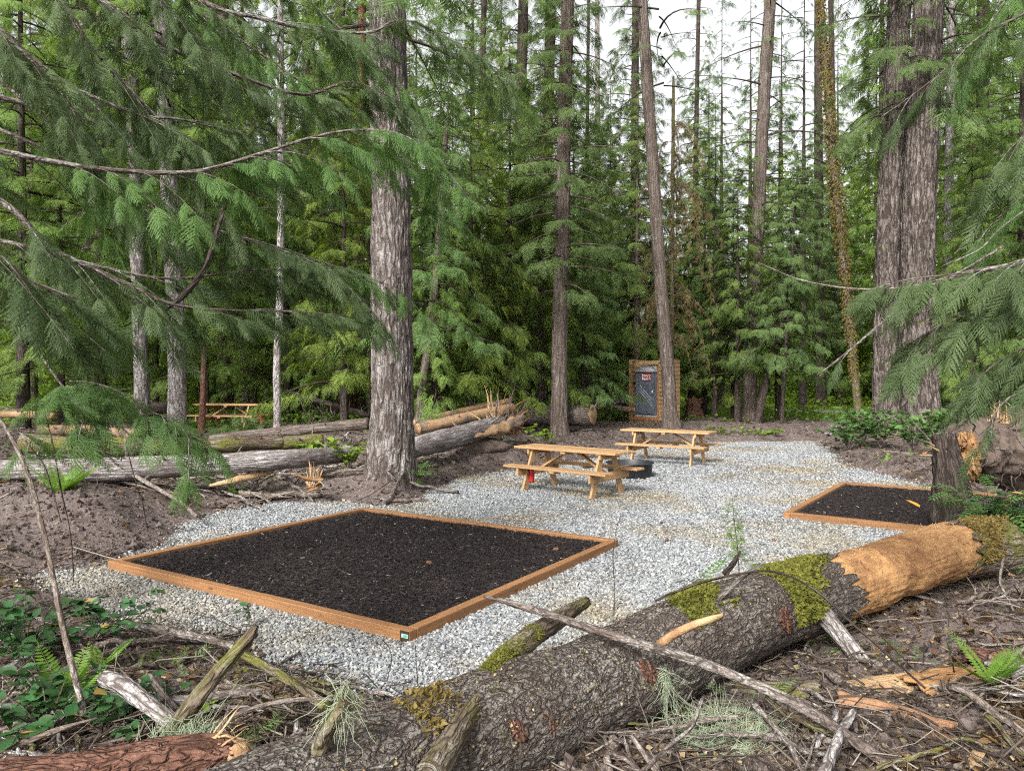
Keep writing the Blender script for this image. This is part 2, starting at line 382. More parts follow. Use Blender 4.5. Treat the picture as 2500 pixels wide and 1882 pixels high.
M = {}
def mats():
    M['soil'] = m_ground(); M['gravel_bed'] = m_gravel_sheet()
    M['stone'] = m_bits('crushed_stone', [(0.0, (0.10, 0.11, 0.122)), (0.25, (0.18, 0.19, 0.202)), (0.6, (0.26, 0.27, 0.275)), (0.9, (0.35, 0.355, 0.35)), (1.0, (0.44, 0.435, 0.42))], 0.85, (0.92, 0.77, 0.54), inst=True)
    M['mulch'] = m_bits('bark_mulch', [(0.0, (0.010, 0.008, 0.008)), (0.5, (0.020, 0.016, 0.0155)), (0.94, (0.032, 0.026, 0.025)), (0.98, (0.08, 0.05, 0.035)), (0.993, (0.11, 0.08, 0.055)), (0.998, (0.35, 0.33, 0.29))], 0.8, inst=True)
    M['crumb'] = m_bits('soil_crumb', [(0.0, (0.022, 0.016, 0.013)), (0.5, (0.075, 0.058, 0.051)), (0.9, (0.145, 0.116, 0.105)), (1.0, (0.17, 0.13, 0.09))], 0.95, inst=True)
    M['mulch_bed'] = m_plain('mulch_bed', (0.022, 0.017, 0.016), 0.9, 0.2, 0.5, 30.0, 0.8)
    M['fir'] = m_bark('fir_bark', (0.185, 0.158, 0.144), (0.37, 0.355, 0.335), (0.045, 0.034, 0.029), 10.0, 1.5, 0.75, 1.3, wide=1.6)
    M['fir_dark'] = m_bark('old_fir_bark', (0.165, 0.138, 0.123), (0.26, 0.24, 0.22), (0.024, 0.018, 0.015), 8.0, 1.3, 0.35, 1.3, 0.12, wide=1.5)
    M['cedar'] = m_bark('cedar_bark', (0.155, 0.125, 0.108), (0.25, 0.225, 0.20), (0.055, 0.040, 0.032), 16.0, 0.7, 0.5, 0.8)
    M['grey'] = m_bark('lichened_bark', (0.20, 0.175, 0.16), (0.48, 0.47, 0.46), (0.07, 0.055, 0.05), 13.0, 3.5, 1.0, 0.7)
    M['dark'] = m_bark('dark_bark', (0.075, 0.058, 0.050), (0.15, 0.14, 0.125), (0.02, 0.015, 0.012), 12.0, 2.0, 0.3, 0.9)
    M['mossy'] = m_bark('mossy_bark', (0.15, 0.115, 0.085), (0.30, 0.285, 0.25), (0.05, 0.036, 0.02), 13.0, 2.0, 0.7, 0.9, 0.8)
    M['log'] = m_bark('fallen_log_bark', (0.125, 0.103, 0.087), (0.28, 0.265, 0.235), (0.048, 0.035, 0.030), 22.0, 11.0, 0.8, 1.0, 0.12, 0.8)
    M['loggrey'] = m_bark('weathered_log_bark', (0.24, 0.21, 0.205), (0.50, 0.48, 0.475), (0.085, 0.068, 0.06), 26.0, 1.8, 0.9, 0.7)
    M['twig'] = m_bark('twig_bark', (0.18, 0.145, 0.12), (0.38, 0.36, 0.33), (0.07, 0.05, 0.04), 30.0, 9.0, 0.7, 0.5)
    M['limb'] = m_bark('limb_bark', (0.14, 0.11, 0.095), (0.38, 0.37, 0.34), (0.04, 0.03, 0.025), 25.0, 9.0, 0.7, 0.5)
    M['redbark'] = m_bark('red_rotten_bark', (0.17, 0.085, 0.06), (0.26, 0.16, 0.12), (0.06, 0.03, 0.02), 14.0, 6.0, 0.4, 1.0)
    M['rot'] = m_rot('splintered_wood', (0.25, 0.125, 0.050), (0.37, 0.215, 0.095), (0.17, 0.085, 0.037))
    M['rotpale'] = m_rot('pale_splintered_wood', (0.34, 0.22, 0.115), (0.46, 0.325, 0.185), (0.24, 0.135, 0.07))
    M['peeled'] = m_rot('half_peeled_wood', (0.19, 0.115, 0.062), (0.30, 0.195, 0.11), (0.105, 0.082, 0.070))
    M['rotred'] = m_rot('red_splintered_wood', (0.22, 0.11, 0.06), (0.33, 0.19, 0.105), (0.12, 0.06, 0.035))
    M['pine'] = m_wood('table_lumber', (0.32, 0.185, 0.088), (0.41, 0.26, 0.132), True, 0.6, 0.6, 0.25)
    M['pineside'] = m_wood('slat_lumber', (0.36, 0.23, 0.12), (0.46, 0.31, 0.17), True, 0.65, 0.6)
    M['treated'] = m_wood('treated_timber', (0.165, 0.078, 0.033), (0.265, 0.137, 0.060), True, 0.75, 1.0, 0.55)
    M['stain'] = m_wood('stained_post', (0.25, 0.115, 0.045), (0.33, 0.16, 0.07), False, 0.7, 0.7)
    M['endgrain'] = m_plain('dark_end_grain', (0.035, 0.024, 0.018), 0.9, 0.1, 0.5, 40)
    M['plastic'] = m_plain('grey_plastic', (0.115, 0.13, 0.155), 0.45, 0.5, 0.2, 5.0)
    M['plastic2'] = m_plain('light_grey_plastic', (0.30, 0.31, 0.34), 0.45, 0.5, 0.15, 5.0)
    M['black'] = m_plain('black_steel', (0.016, 0.017, 0.020), 0.42, 0.5, 0.3, 6.0)
    M['ash'] = m_plain('fire_ash', (0.06, 0.055, 0.05), 0.95, 0.1, 0.5, 15.0, 0.6)
    M['red'] = m_plain('red_enamel', (0.42, 0.018, 0.02), 0.3, 0.5, 0.1)
    M['signred'] = m_plain('sign_red', (0.28, 0.03, 0.03), 0.4, 0.4, 0.1)
    M['white'] = m_plain('white_print', (0.8, 0.8, 0.8), 0.5, 0.3, 0.05)
    M['tagwhite'] = m_plain('tag_paper', (0.36, 0.42, 0.38), 0.5, 0.3, 0.05)
    M['taggreen'] = m_plain('tag_green', (0.06, 0.30, 0.20), 0.5, 0.3, 0.2, 90.0)
    M['concrete'] = m_plain('concrete_block', (0.32, 0.31, 0.30), 0.9, 0.2, 0.25, 20.0, 0.5)
    M['asphalt'] = m_plain('road_surface', (0.28, 0.28, 0.30), 0.9, 0.2, 0.2, 3.0, 0.3)
    M['dirt'] = m_plain('root_dirt', (0.10, 0.076, 0.062), 0.95, 0.1, 0.5, 14.0, 1.0)
    M['cedarleaf'] = m_leaf('cedar_spray', (0.030, 0.052, 0.021), (0.110, 0.155, 0.066), 0.36, 1.6, 0.5, 0.1)
    M['cedarlit'] = m_leaf('cedar_spray_lit', (0.034, 0.076, 0.020), (0.115, 0.190, 0.058), 0.38, 1.6, 0.5, 0.1)  # lit copy of the cedar spray, brighter light put into the leaf colour
    M['bough'] = m_leaf('conifer_bough', (0.040, 0.076, 0.025), (0.155, 0.218, 0.076), 0.40, 0.8, 0.55, 0.35)
    M['bough2'] = m_leaf('hemlock_bough', (0.055, 0.100, 0.022), (0.190, 0.262, 0.068), 0.43, 0.8, 0.55, 0.35)
    M['birch'] = m_bark('birch_bark', (0.50, 0.49, 0.48), (0.66, 0.65, 0.64), (0.10, 0.09, 0.085), 3.0, 9.0, 0.7, 0.3)
    M['boughlight'] = m_leaf('fresh_bough', (0.075, 0.120, 0.022), (0.225, 0.290, 0.066), 0.45, 0.8, 0.55, 0.3)
    M['salalfar'] = m_leaf('shrub_leaf', (0.035, 0.085, 0.024), (0.12, 0.20, 0.055), 0.25, 2.0, 0.4, 0.4)
    M['deadbough'] = m_leaf('dead_bough', (0.09, 0.065, 0.03), (0.19, 0.145, 0.07), 0.15, 1.0, 0.8, 0.2, 0.1)
    M['maple'] = m_leaf('maple_leaf', (0.11, 0.18, 0.022), (0.27, 0.36, 0.055), 0.48, 0.6, 0.5, 0.3)
    M['herb'] = m_leaf('herb_leaf', (0.10, 0.17, 0.022), (0.25, 0.34, 0.052), 0.40, 0.5, 0.55, 0.2)
    M['herbdark'] = m_leaf('undergrowth_leaf', (0.06, 0.11, 0.020), (0.17, 0.25, 0.048), 0.38, 0.7, 0.5, 0.3)
    M['salal'] = m_leaf('salal_leaf', (0.018, 0.052, 0.018), (0.050, 0.110, 0.034), 0.16, 2.5, 0.33, 0.5, 0.35)
    M['grape'] = m_leaf('pinnate_leaf', (0.035, 0.090, 0.018), (0.10, 0.18, 0.04), 0.22, 2.5, 0.35, 0.5, 0.35)
    M['fern'] = m_leaf('fern_frond', (0.07, 0.15, 0.02), (0.17, 0.28, 0.05), 0.35, 2.0, 0.5, 0.4)
    M['moss'] = m_leaf('green_moss', (0.058, 0.064, 0.014), (0.19, 0.185, 0.042), 0.25, 7.0, 0.9, 0.1, 0.05)
    M['mossbrown'] = m_leaf('brown_moss', (0.09, 0.06, 0.02), (0.22, 0.17, 0.06), 0.2, 7.0, 0.9, 0.1, 0.05)
    M['usnea'] = m_leaf('hair_lichen', (0.22, 0.26, 0.17), (0.42, 0.47, 0.34), 0.25, 5.0, 0.9, 0.1, 0.05)
    M['litter'] = m_bits('leaf_litter', [(0.0, (0.035, 0.022, 0.014)), (0.4, (0.10, 0.066, 0.038)), (0.7, (0.20, 0.14, 0.08)), (0.85, (0.34, 0.25, 0.14)), (0.93, (0.14, 0.15, 0.06)), (1.0, (0.42, 0.36, 0.24))], 0.9)
    M['chips'] = m_bits('wood_chips', [(0.0, (0.28, 0.14, 0.07)), (0.5, (0.46, 0.29, 0.14)), (1.0, (0.62, 0.46, 0.28))], 0.85)
    M['deadtwig'] = m_bits('dead_twigs', [(0.0, (0.028, 0.019, 0.014)), (0.5, (0.075, 0.055, 0.042)), (0.85, (0.15, 0.12, 0.095)), (1.0, (0.28, 0.25, 0.21))], 0.9)
    M['cone'] = m_plain('fir_cone', (0.13, 0.065, 0.035), 0.8, 0.2, 0.4, 60.0, 0.6)
    M['deadleaf'] = m_leaf('dry_leaf', (0.24, 0.13, 0.04), (0.42, 0.28, 0.10), 0.25, 9.0, 0.7, 0.4, 0.1)
    M['orange'] = m_plain('orange_leaf', (0.60, 0.22, 0.03), 0.6, 0.3, 0.2, 30)
mats()
# ------------------------------------------------------------------ the setting: ground, gravel, road
GPX = [(105, 1403), (280, 1378), (420, 1335), (470, 1275), (560, 1248), (690, 1228), (800, 1224), (905, 1236), (985, 1236), (1035, 1222), (1060, 1196),
       (1136, 1163), (1220, 1153), (1314, 1148), (1390, 1132), (1485, 1110), (1570, 1092), (1700, 1083), (1780, 1079), (1990, 1079),
       (2024, 1104), (2062, 1138), (2146, 1159), (2294, 1197), (2540, 1236), (2540, 1300), (2300, 1345), (2000, 1450), (1750, 1560), (1450, 1670), (1250, 1720),
       (1094, 1715), (968, 1701), (900, 1655), (715, 1621), (643, 1558), (504, 1529), (336, 1504), (189, 1453)]
GP = A([G(*q)[:2] for q in GPX])
def sdist(x, y):
    """Signed distance to the gravel outline, positive outside."""
    x = np.asarray(x, float); y = np.asarray(y, float); d = np.full(x.shape, 1e9); ins = np.zeros(x.shape, bool)
    for a, b in zip(GP, np.roll(GP, -1, 0)):
        e = b - a; t = np.clip(((x - a[0]) * e[0] + (y - a[1]) * e[1]) / (e @ e), 0, 1)
        d = np.minimum(d, np.hypot(x - a[0] - t * e[0], y - a[1] - t * e[1]))
        c = (a[1] > y) != (b[1] > y)
        xi = a[0] + (y - a[1]) / (e[1] if abs(e[1]) > 1e-9 else 1e-9) * e[0]
        ins ^= c & (x < xi)
    return np.where(ins, -d, d)
def terrain(x, y):
    x = np.asarray(x, float); y = np.asarray(y, float); p = np.stack([x, y, 0 * x], -1)
    d = sdist(x, y) + 0.18 * vn(p * 2.2, 3)
    s = sstep(0, 1.3, d)
    h = s * (0.15 + 0.12 * fbm(p * 0.8, 3, 1) + 0.07 * fbm(p * 3.1, 3, 2)) + 0.012 * sstep(0, .2, d) * fbm(p * 11, 2, 4)
    def g(cx, cy, r, a): return a * np.exp(-((x - cx) ** 2 + (y - cy) ** 2) / r ** 2)
    h = h + s * (g(-6.9, 10.8, 1.6, .30) + g(-5.4, 10.0, 1.1, .18) + g(-2.1, 12.6, 1.3, .30) + g(0.3, 17.5, 2.2, .25) + g(7.4, 27.5, 1.8, .12)
             + g(4.6, 22.5, 2.2, .18) + g(8.5, 15, 2.5, .2) + g(3.6, 4.4, .7, .16) + g(-1.6, 4.0, 1.2, .1) + g(6.6, 9.2, 1.6, .12))
    h = h + s * 0.26 * sstep(13, 19, y) * sstep(1.5, -4, x)
    h = h * (1 - 0.9 * sstep(29, 35, y + 0.25 * np.maximum(0, -x)))
    return h + 0.05 * np.maximum(0, y - 75) + np.where(d < 0.25, -0.03 * sstep(0.25, 0.05, d), 0)
def on_ground(px, py, n=4):
    """The point of the terrain seen at a pixel."""
    z = 0.0
    for _ in range(n):
        q = G(px, py, z); z = float(terrain(q[0], q[1]))
    return G(px, py, z)
def tz(x, y): return float(terrain(A([x]), A([y]))[0])

def axis(lo, hi, step, far, k):
    m = np.arange(lo, hi, step); g = (np.linspace(0, 1, k + 1)[1:] ** 2.2)
    return np.concatenate([lo - (lo - far[0]) * g[::-1], m, m[-1] + (far[1] - m[-1]) * g])
gx = axis(-13, 15, 0.135, (-320, 320), 26); gy = axis(0.6, 34, 0.14, (-120, 420), 30)
X_, Y_ = np.meshgrid(gx, gy); H_ = terrain(X_.ravel(), Y_.ravel()).reshape(X_.shape)
ny, nx = X_.shape; i_, j_ = np.meshgrid(np.arange(ny - 1), np.arange(nx - 1), indexing='ij'); k_ = i_ * nx + j_
ground = part('ground', np.stack([X_, Y_, H_], -1).reshape(-1, 3), np.stack([k_, k_ + 1, k_ + nx + 1, k_ + nx], -1).reshape(-1, 4), M['soil'], smooth=True)
tag(ground, kind='structure')

# gravel bed sheet with a ragged rim, then the loose stones on it
gx2 = np.arange(GP[:, 0].min() - .5, GP[:, 0].max() + .5, 0.16); gy2 = np.arange(GP[:, 1].min() - .5, GP[:, 1].max() + .5, 0.16)
X2, Y2 = np.meshgrid(gx2, gy2); ny2, nx2 = X2.shape
D2 = sdist(X2.ravel(), Y2.ravel()).reshape(X2.shape)
Z2 = 0.004 + 0.012 * fbm(np.stack([X2, Y2, 0 * X2], -1) * 0.9, 2, 9) - 0.05 * sstep(-0.1, 0.35, D2)
i2, j2 = np.meshgrid(np.arange(ny2 - 1), np.arange(nx2 - 1), indexing='ij'); k2 = i2 * nx2 + j2
F2 = np.stack([k2, k2 + 1, k2 + nx2 + 1, k2 + nx2], -1).reshape(-1, 4)
F2 = F2[(D2[:-1, :-1] < 0.3).ravel()]
tag(part('gravel_bed', np.stack([X2, Y2, Z2], -1).reshape(-1, 3), F2, M['gravel_bed'], smooth=True), kind='structure')

E1, E2 = nrm(A([0.535, 0.845, 0])), nrm(A([0.845, -0.535, 0]))
PADS = []   # (left-front corner L, e_long, e_short, len1, len2)
F1 = A([-0.771, 5.60, 0]); PADS.append((F1, -E2, E1, 4.06, 3.78))       # front corner of the near pad
e1b, e2b = nrm(A([0.577, 0.817, 0])), nrm(A([0.817, -0.577, 0]))
PADS.append((A([3.83, 10.56, 0]), e1b, e2b, 3.8, 3.9))
def in_pad(x, y, grow=0.0):
    r = np.zeros(np.shape(x), bool)
    for o, a, b, la, lb in PADS:
        u = (x - o[0]) * a[0] + (y - o[1]) * a[1]; v = (x - o[0]) * b[0] + (y - o[1]) * b[1]
        r |= (u > -grow) & (u < la + grow) & (v > -grow) & (v < lb + grow)
    return r

def stone_templates(k=7):
    out = []
    rg = np.random.default_rng(5)
    for _ in range(k):
        V = A([[1, 0, 0], [-1, 0, 0], [0, 1, 0], [0, -1, 0], [0, 0, 1], [0, 0, -1]], float) * rg.uniform(0.65, 1.15, (6, 1))
        V += rg.normal(0, 0.25, (6, 3)); V *= A([1.1, 0.85, 0.6])
        F = A([[0, 2, 4], [2, 1, 4], [1, 3, 4], [3, 0, 4], [2, 0, 5], [1, 2, 5], [3, 1, 5], [0, 3, 5]])
        out.append((V, F))
    return out
STT = stone_templates()
def scatter_stones():
    lo, hi = GP.min(0) - 0.4, GP.max(0) + 0.4; pts = []
    for y0, y1, dens, r0, r1 in ((lo[1], 7.2, 4000, .0065, .0155), (7.2, 9.6, 2900, .007, .016), (9.6, 14, 1700, .008, .017), (14, hi[1], 800, .010, .020)):
        n = int((hi[0] - lo[0]) * (y1 - y0) * dens)
        x = RNG.uniform(lo[0], hi[0], n); y = RNG.uniform(y0, y1, n)
        vis = np.abs(x) < y * 0.72 + 0.4; x, y = x[vis], y[vis]
        d = sdist(x, y) + 0.12 * vn(np.stack([x, y, 0 * x], -1) * 3, 8) + RNG.exponential(0.06, len(x)) * RNG.choice([-1, 1], len(x))
        keep = (d < 0.02) & ~in_pad(x, y, 0.0)
        x, y = x[keep], y[keep]
        pts.append(np.stack([x, y, RNG.uniform(r0, r1, len(x)) * RNG.choice([.75, 1, 1, 1.2], len(x))], -1))
    q = np.concatenate(pts); n = len(q); z = np.maximum(0.004, terrain(q[:, 0], q[:, 1]))
    pos = np.stack([q[:, 0], q[:, 1], z + q[:, 2] * RNG.uniform(-.2, .75, n)], -1)
    rot = np.stack([RNG.normal(0, .45, n), RNG.normal(0, .45, n), RNG.uniform(0, 6.28, n)], -1)
    gn_scatter('gravel', pos, rot, q[:, 2:3] * A([1.1, .85, .62]), M['stone'], 'stone', 7, 'pale grey crushed gravel spread over the clearing', 'gravel')
scatter_stones()

def soil_crumbs():
    rng = np.random.default_rng(12); out = []
    for n, y0, y1, r in ((42000, 2.7, 8, 1.0), (26000, 8, 16, 1.5), (16000, 14, 33, 2.2)):
        Y = 1 / rng.uniform(1 / y1, 1 / y0, n); x = (rng.uniform(-60, 2560, n) - 1250) / FPX * Y; d = sdist(x, Y); k = (d > -.02 - rng.exponential(.05, n)) & ~in_pad(x, Y, .1); out.append(np.stack([x[k], Y[k], r * rng.lognormal(-4.9, .55, k.sum())], -1))
    q = np.concatenate(out); n = len(q); pos = np.stack([q[:, 0], q[:, 1], terrain(q[:, 0], q[:, 1]) + q[:, 2] * rng.uniform(-.2, .5, n)], -1)
    gn_scatter('soil_crumbs', pos, rng.uniform(-3, 3, (n, 3)), q[:, 2:3] * A([1.1, .9, .75]), M['crumb'], 'stone', 5, 'loose dark clods of churned soil around the gravel', 'soil')
soil_crumbs()

# road beyond the trees
RP = A([G(*q)[:2] for q in [(2800, 1028), (2500, 1022), (2121, 1013), (1900, 1004), (1734, 995), (1600, 986), (1450, 976), (1300, 967), (1100, 960)]])
rs = spline(np.hstack([RP, np.zeros((len(RP), 1))]), 60); rt = nrm(np.gradient(rs, axis=0)); rn = np.cross(rt, A([0, 0, 1.0]))
offs = A([-1.9, -1.75, 0, 1.75, 1.9]); zz = A([-0.06, 0.05, 0.08, 0.05, -0.06])
hz = np.maximum(terrain(rs[:, 0], rs[:, 1]), 0)
RV = rs[:, None] + rn[:, None] * offs[None, :, None]; RV[..., 2] = zz[None] + hz[:, None] + 0.03
i3, j3 = np.meshgrid(np.arange(59), np.arange(4), indexing='ij'); k3 = i3 * 5 + j3
tag(part('road', RV.reshape(-1, 3), np.stack([k3, k3 + 1, k3 + 6, k3 + 5], -1).reshape(-1, 4), M['asphalt'], smooth=True), kind='structure')
def road_dist(x, y):
    d = np.full(np.shape(x), 1e9)
    for q in rs: d = np.minimum(d, np.hypot(x - q[0], y - q[1]))
    return d

# ------------------------------------------------------------------ tent pads
def sliver():
    return A([[0, 0, 0], [.12, .45, .06], [-.10, .5, .03], [0, 1, 0]], float) - A([0, .5, 0]), A([[0, 1, 2], [1, 3, 2], [0, 2, 1], [3, 1, 2]])
def tent_pad(pad, label, mlabel, dens, tagged):
    o, a, b, la, lb = pad; T = 0.09; H = 0.092
    root = thing('tent_pad', label, 'tent pad', o + A([0, 0, 0]))
    def bm(p, q, up=(0, 0, 1)): return beam('timber', root, [*(p[:2]), H / 2], [*(q[:2]), H / 2], T, H, M['treated'], bevel=0.006)
    a3, b3 = a, b
    h = T / 2
    bm(b3 * h, a3 * la + b3 * h)                                   # along a at b = 0
    bm(b3 * (lb - h), a3 * la + b3 * (lb - h))
    bm(a3 * h + b3 * (T + .002), a3 * h + b3 * (lb - T - .002)); bm(a3 * (la - h) + b3 * (T + .002), a3 * (la - h) + b3 * (lb - T - .002))
    # mulch bed and chips
    c = [o + a * u + b * v + A([0, 0, 0.045]) for u, v in ((T, T), (la - T, T), (la - T, lb - T), (T, lb - T))]
    n = 28; U, W = np.meshgrid(np.linspace(T + .001, la - T - .001, n), np.linspace(T + .001, lb - T - .001, n))
    Q = o + U[..., None] * a + W[..., None] * b; Q[..., 2] = 0.050 + 0.012 * fbm(Q * 1.7, 3, 21)
    i, j = np.meshgrid(np.arange(n - 1), np.arange(n - 1), indexing='ij'); k = i * n + j
    V0, F0 = Q.reshape(-1, 3), np.stack([k, k + 1, k + n + 1, k + n], -1).reshape(-1, 4)
    m = int(la * lb * dens); u = RNG.uniform(T + .03, la - T - .03, m); v = RNG.uniform(T + .03, lb - T - .03, m)
    pos = o + u[:, None] * a + v[:, None] * b
    pos[:, 2] = 0.056 + 0.012 * fbm(pos * A([1.7, 1.7, 0]) + A([0, 0, 0.0]), 3, 21) + RNG.uniform(0, .012, m)
    rot = np.stack([np.pi / 2 + RNG.normal(0, .35, m), RNG.uniform(0, 6.28, m), RNG.uniform(0, 6.28, m)], -1)
    w_ = RNG.uniform(.002, .0045, m); S = np.stack([w_ * 1.6, w_ * .8, RNG.uniform(.008, .026, m)], -1)
    tag(part('mulch_bed', V0, F0, M['mulch_bed'], smooth=True), kind='structure')
    gn_scatter('mulch', pos, rot, S, M['mulch'], 'chip', 4, mlabel, 'mulch')
    return root
pad1 = tent_pad(PADS[0], 'large timber-framed tent pad in the middle of the gravel, near the camera', 'black shredded bark mulch filling the near tent pad', 4200, True)
pad2 = tent_pad(PADS[1], 'smaller-looking tent pad half hidden behind the root stump on the right', 'black shredded bark mulch filling the right tent pad', 1800, False)
# dark end grain and the printed lumber tag on the near corner of the first pad: the timber end faces along -b... of the short side
def pad_end():
    o, a, b, la, lb = PADS[0]
    # the right-hand timber runs from the front corner along b; its end face looks to -b
    ex = beam('end_grain', pad1, [*(a * .002 - b * .001)[:2], .046], [*(a * .088 - b * .001)[:2], .046], .004, .086, M['endgrain'], bevel=0)
    tg = beam('lumber_tag', pad1, [*(a * .008 - b * .004)[:2], .052], [*(a * .072 - b * .004)[:2], .052], .003, .028, M['tagwhite'], bevel=0)
    board('tag_print', tg, (-.006, .0022, 0), (.044, .002, .020), M['taggreen'], (0, 0, 0), 0)
pad_end()
# ------------------------------------------------------------------ picnic tables, fire ring, extinguishers, privy
def make_table(label, x, y, ang, z=0.0):
    r = thing('picnic_table', label, 'picnic table', (x, y, z), ang, None); m = M['pine']
    L = 2.13
    for k in range(5): board('tabletop_board', r, (0, (k - 2) * .127, .745), (L, .122, .038), m)
    for s in (-1, 1):
        for k in range(2): board('seat_board', r, (0, s * (.425 + k * .127), .435), (L, .122, .038), m)
    for sx in (-1, 1):
        x0 = sx * .71
        for s in (-1, 1): beam('leg', r, (x0, s * .17, .722), (x0, s * .46, .0), .12, .040, m, (1, 0, 0))
        beam('cross_beam', r, (x0 + sx * .042, -.60, .342), (x0 + sx * .042, .60, .342), .040, .14, m)
        beam('top_cleat', r, (x0 + sx * .042, -.30, .680), (x0 + sx * .042, .30, .680), .040, .088, m)
        beam('diagonal_brace', r, (sx * .13, 0, .700), (x0 - sx * .0, 0, .36), .088, .040, m)
    beam('center_cleat', r, (0, -.30, .703), (0, .30, .703), .088, .040, m)
    for s in (-1, 1): beam('seat_cleat', r, (0, s * .36, .395), (0, s * .61, .395), .088, .038, m)
    return r
T1 = make_table('honey-coloured wooden picnic table nearest the black fire ring and tent pad', 1.05, 13.0, math.radians(-40))
T2 = make_table('wooden picnic table standing behind the fire ring, before the leaning trunk', 3.62, 17.4, math.radians(-33))
q = P(565, 990, 21.8)
T3 = make_table('distant picnic table half hidden among trunks and fallen logs on the left', q[0], 21.8, math.radians(-14), tz(q[0], 21.8))

def extinguisher(label, x, y, z, ang):
    r = thing('fire_extinguisher', label, 'fire extinguisher', (x, y, z), ang)
    V, F, uv = tube([(0, 0, 0), (0, 0, .012), (0, 0, .03), (0, 0, .30), (0, 0, .345), (0, 0, .37)], [.045, .055, .057, .057, .042, .018], 20, 40)
    part('cylinder', V, F, M['red'], r, uv, True, True)
    V, F, uv = tube([(0, 0, .365), (0, 0, .40)], [.017, .017], 10, 3); part('valve', V, F, M['black'], r, uv, True, True)
    board('lever', r, (.03, 0, .425), (.10, .02, .008), M['black'], (0, -.25, 0), .002)
    board('handle', r, (.03, 0, .395), (.09, .02, .008), M['black'], (0, .15, 0), .002)
    V, F, uv = tube([(.0, .018, .385), (.02, .05, .37), (.035, .066, .30), (.03, .068, .12)], [.009] * 4, 8, 14); part('hose', V, F, M['black'], r, uv, True, True)
    r.scale = (.8,) * 3
    return r
ca, sa = math.cos(T1.rotation_euler.z), math.sin(T1.rotation_euler.z)
def t_at(t, x, y): c, s = math.cos(t.rotation_euler.z), math.sin(t.rotation_euler.z); return t.location.x + c * x - s * y, t.location.y + s * x + c * y
ex, ey = t_at(T1, -.64, -.33); extinguisher('red fire extinguisher hung under the near table by its left leg', ex, ey, .15, .4)
ex, ey = t_at(T3, 1.02, -.10); extinguisher('small red fire extinguisher at the right end of the distant table', ex, ey, T3.location.z + .18, .2)

def fire_ring():
    c = A([2.36, 15.0, 0.0]); r = thing('fire_ring', 'black round steel fire ring on the gravel between two tables', 'fire ring', c)
    S = 48; a = np.linspace(0, 2 * np.pi, S, endpoint=False)
    prof = [(.425, 0), (.432, .012), (.452, .27), (.475, .275), (.482, .287), (.475, .30), (.452, .30), (.445, .28), (.428, .05), (.0, .05)]
    V = np.concatenate([np.stack([np.cos(a) * p, np.sin(a) * p, 0 * a + z], -1) for p, z in prof]); n = len(prof)
    i, j = np.meshgrid(np.arange(n - 2), np.arange(S), indexing='ij'); jn = (j + 1) % S
    part('ring_wall', V, np.stack([i * S + j, i * S + jn, (i + 1) * S + jn, (i + 1) * S + j], -1).reshape(-1, 4), M['black'], r, None, True, True)
    R = np.linspace(.43, 0.01, 8); V = np.concatenate([np.stack([np.cos(a) * p, np.sin(a) * p, .06 + .02 * vn(np.stack([np.cos(a) * p * 9, np.sin(a) * p * 9, 0 * a], -1))], -1) for p in R])
    i, j = np.meshgrid(np.arange(7), np.arange(S), indexing='ij'); jn = (j + 1) % S
    part('ash_bed', V, np.stack([i * S + j, i * S + jn, (i + 1) * S + jn, (i + 1) * S + j], -1).reshape(-1, 4), M['ash'], r, None, True, True)
fire_ring()

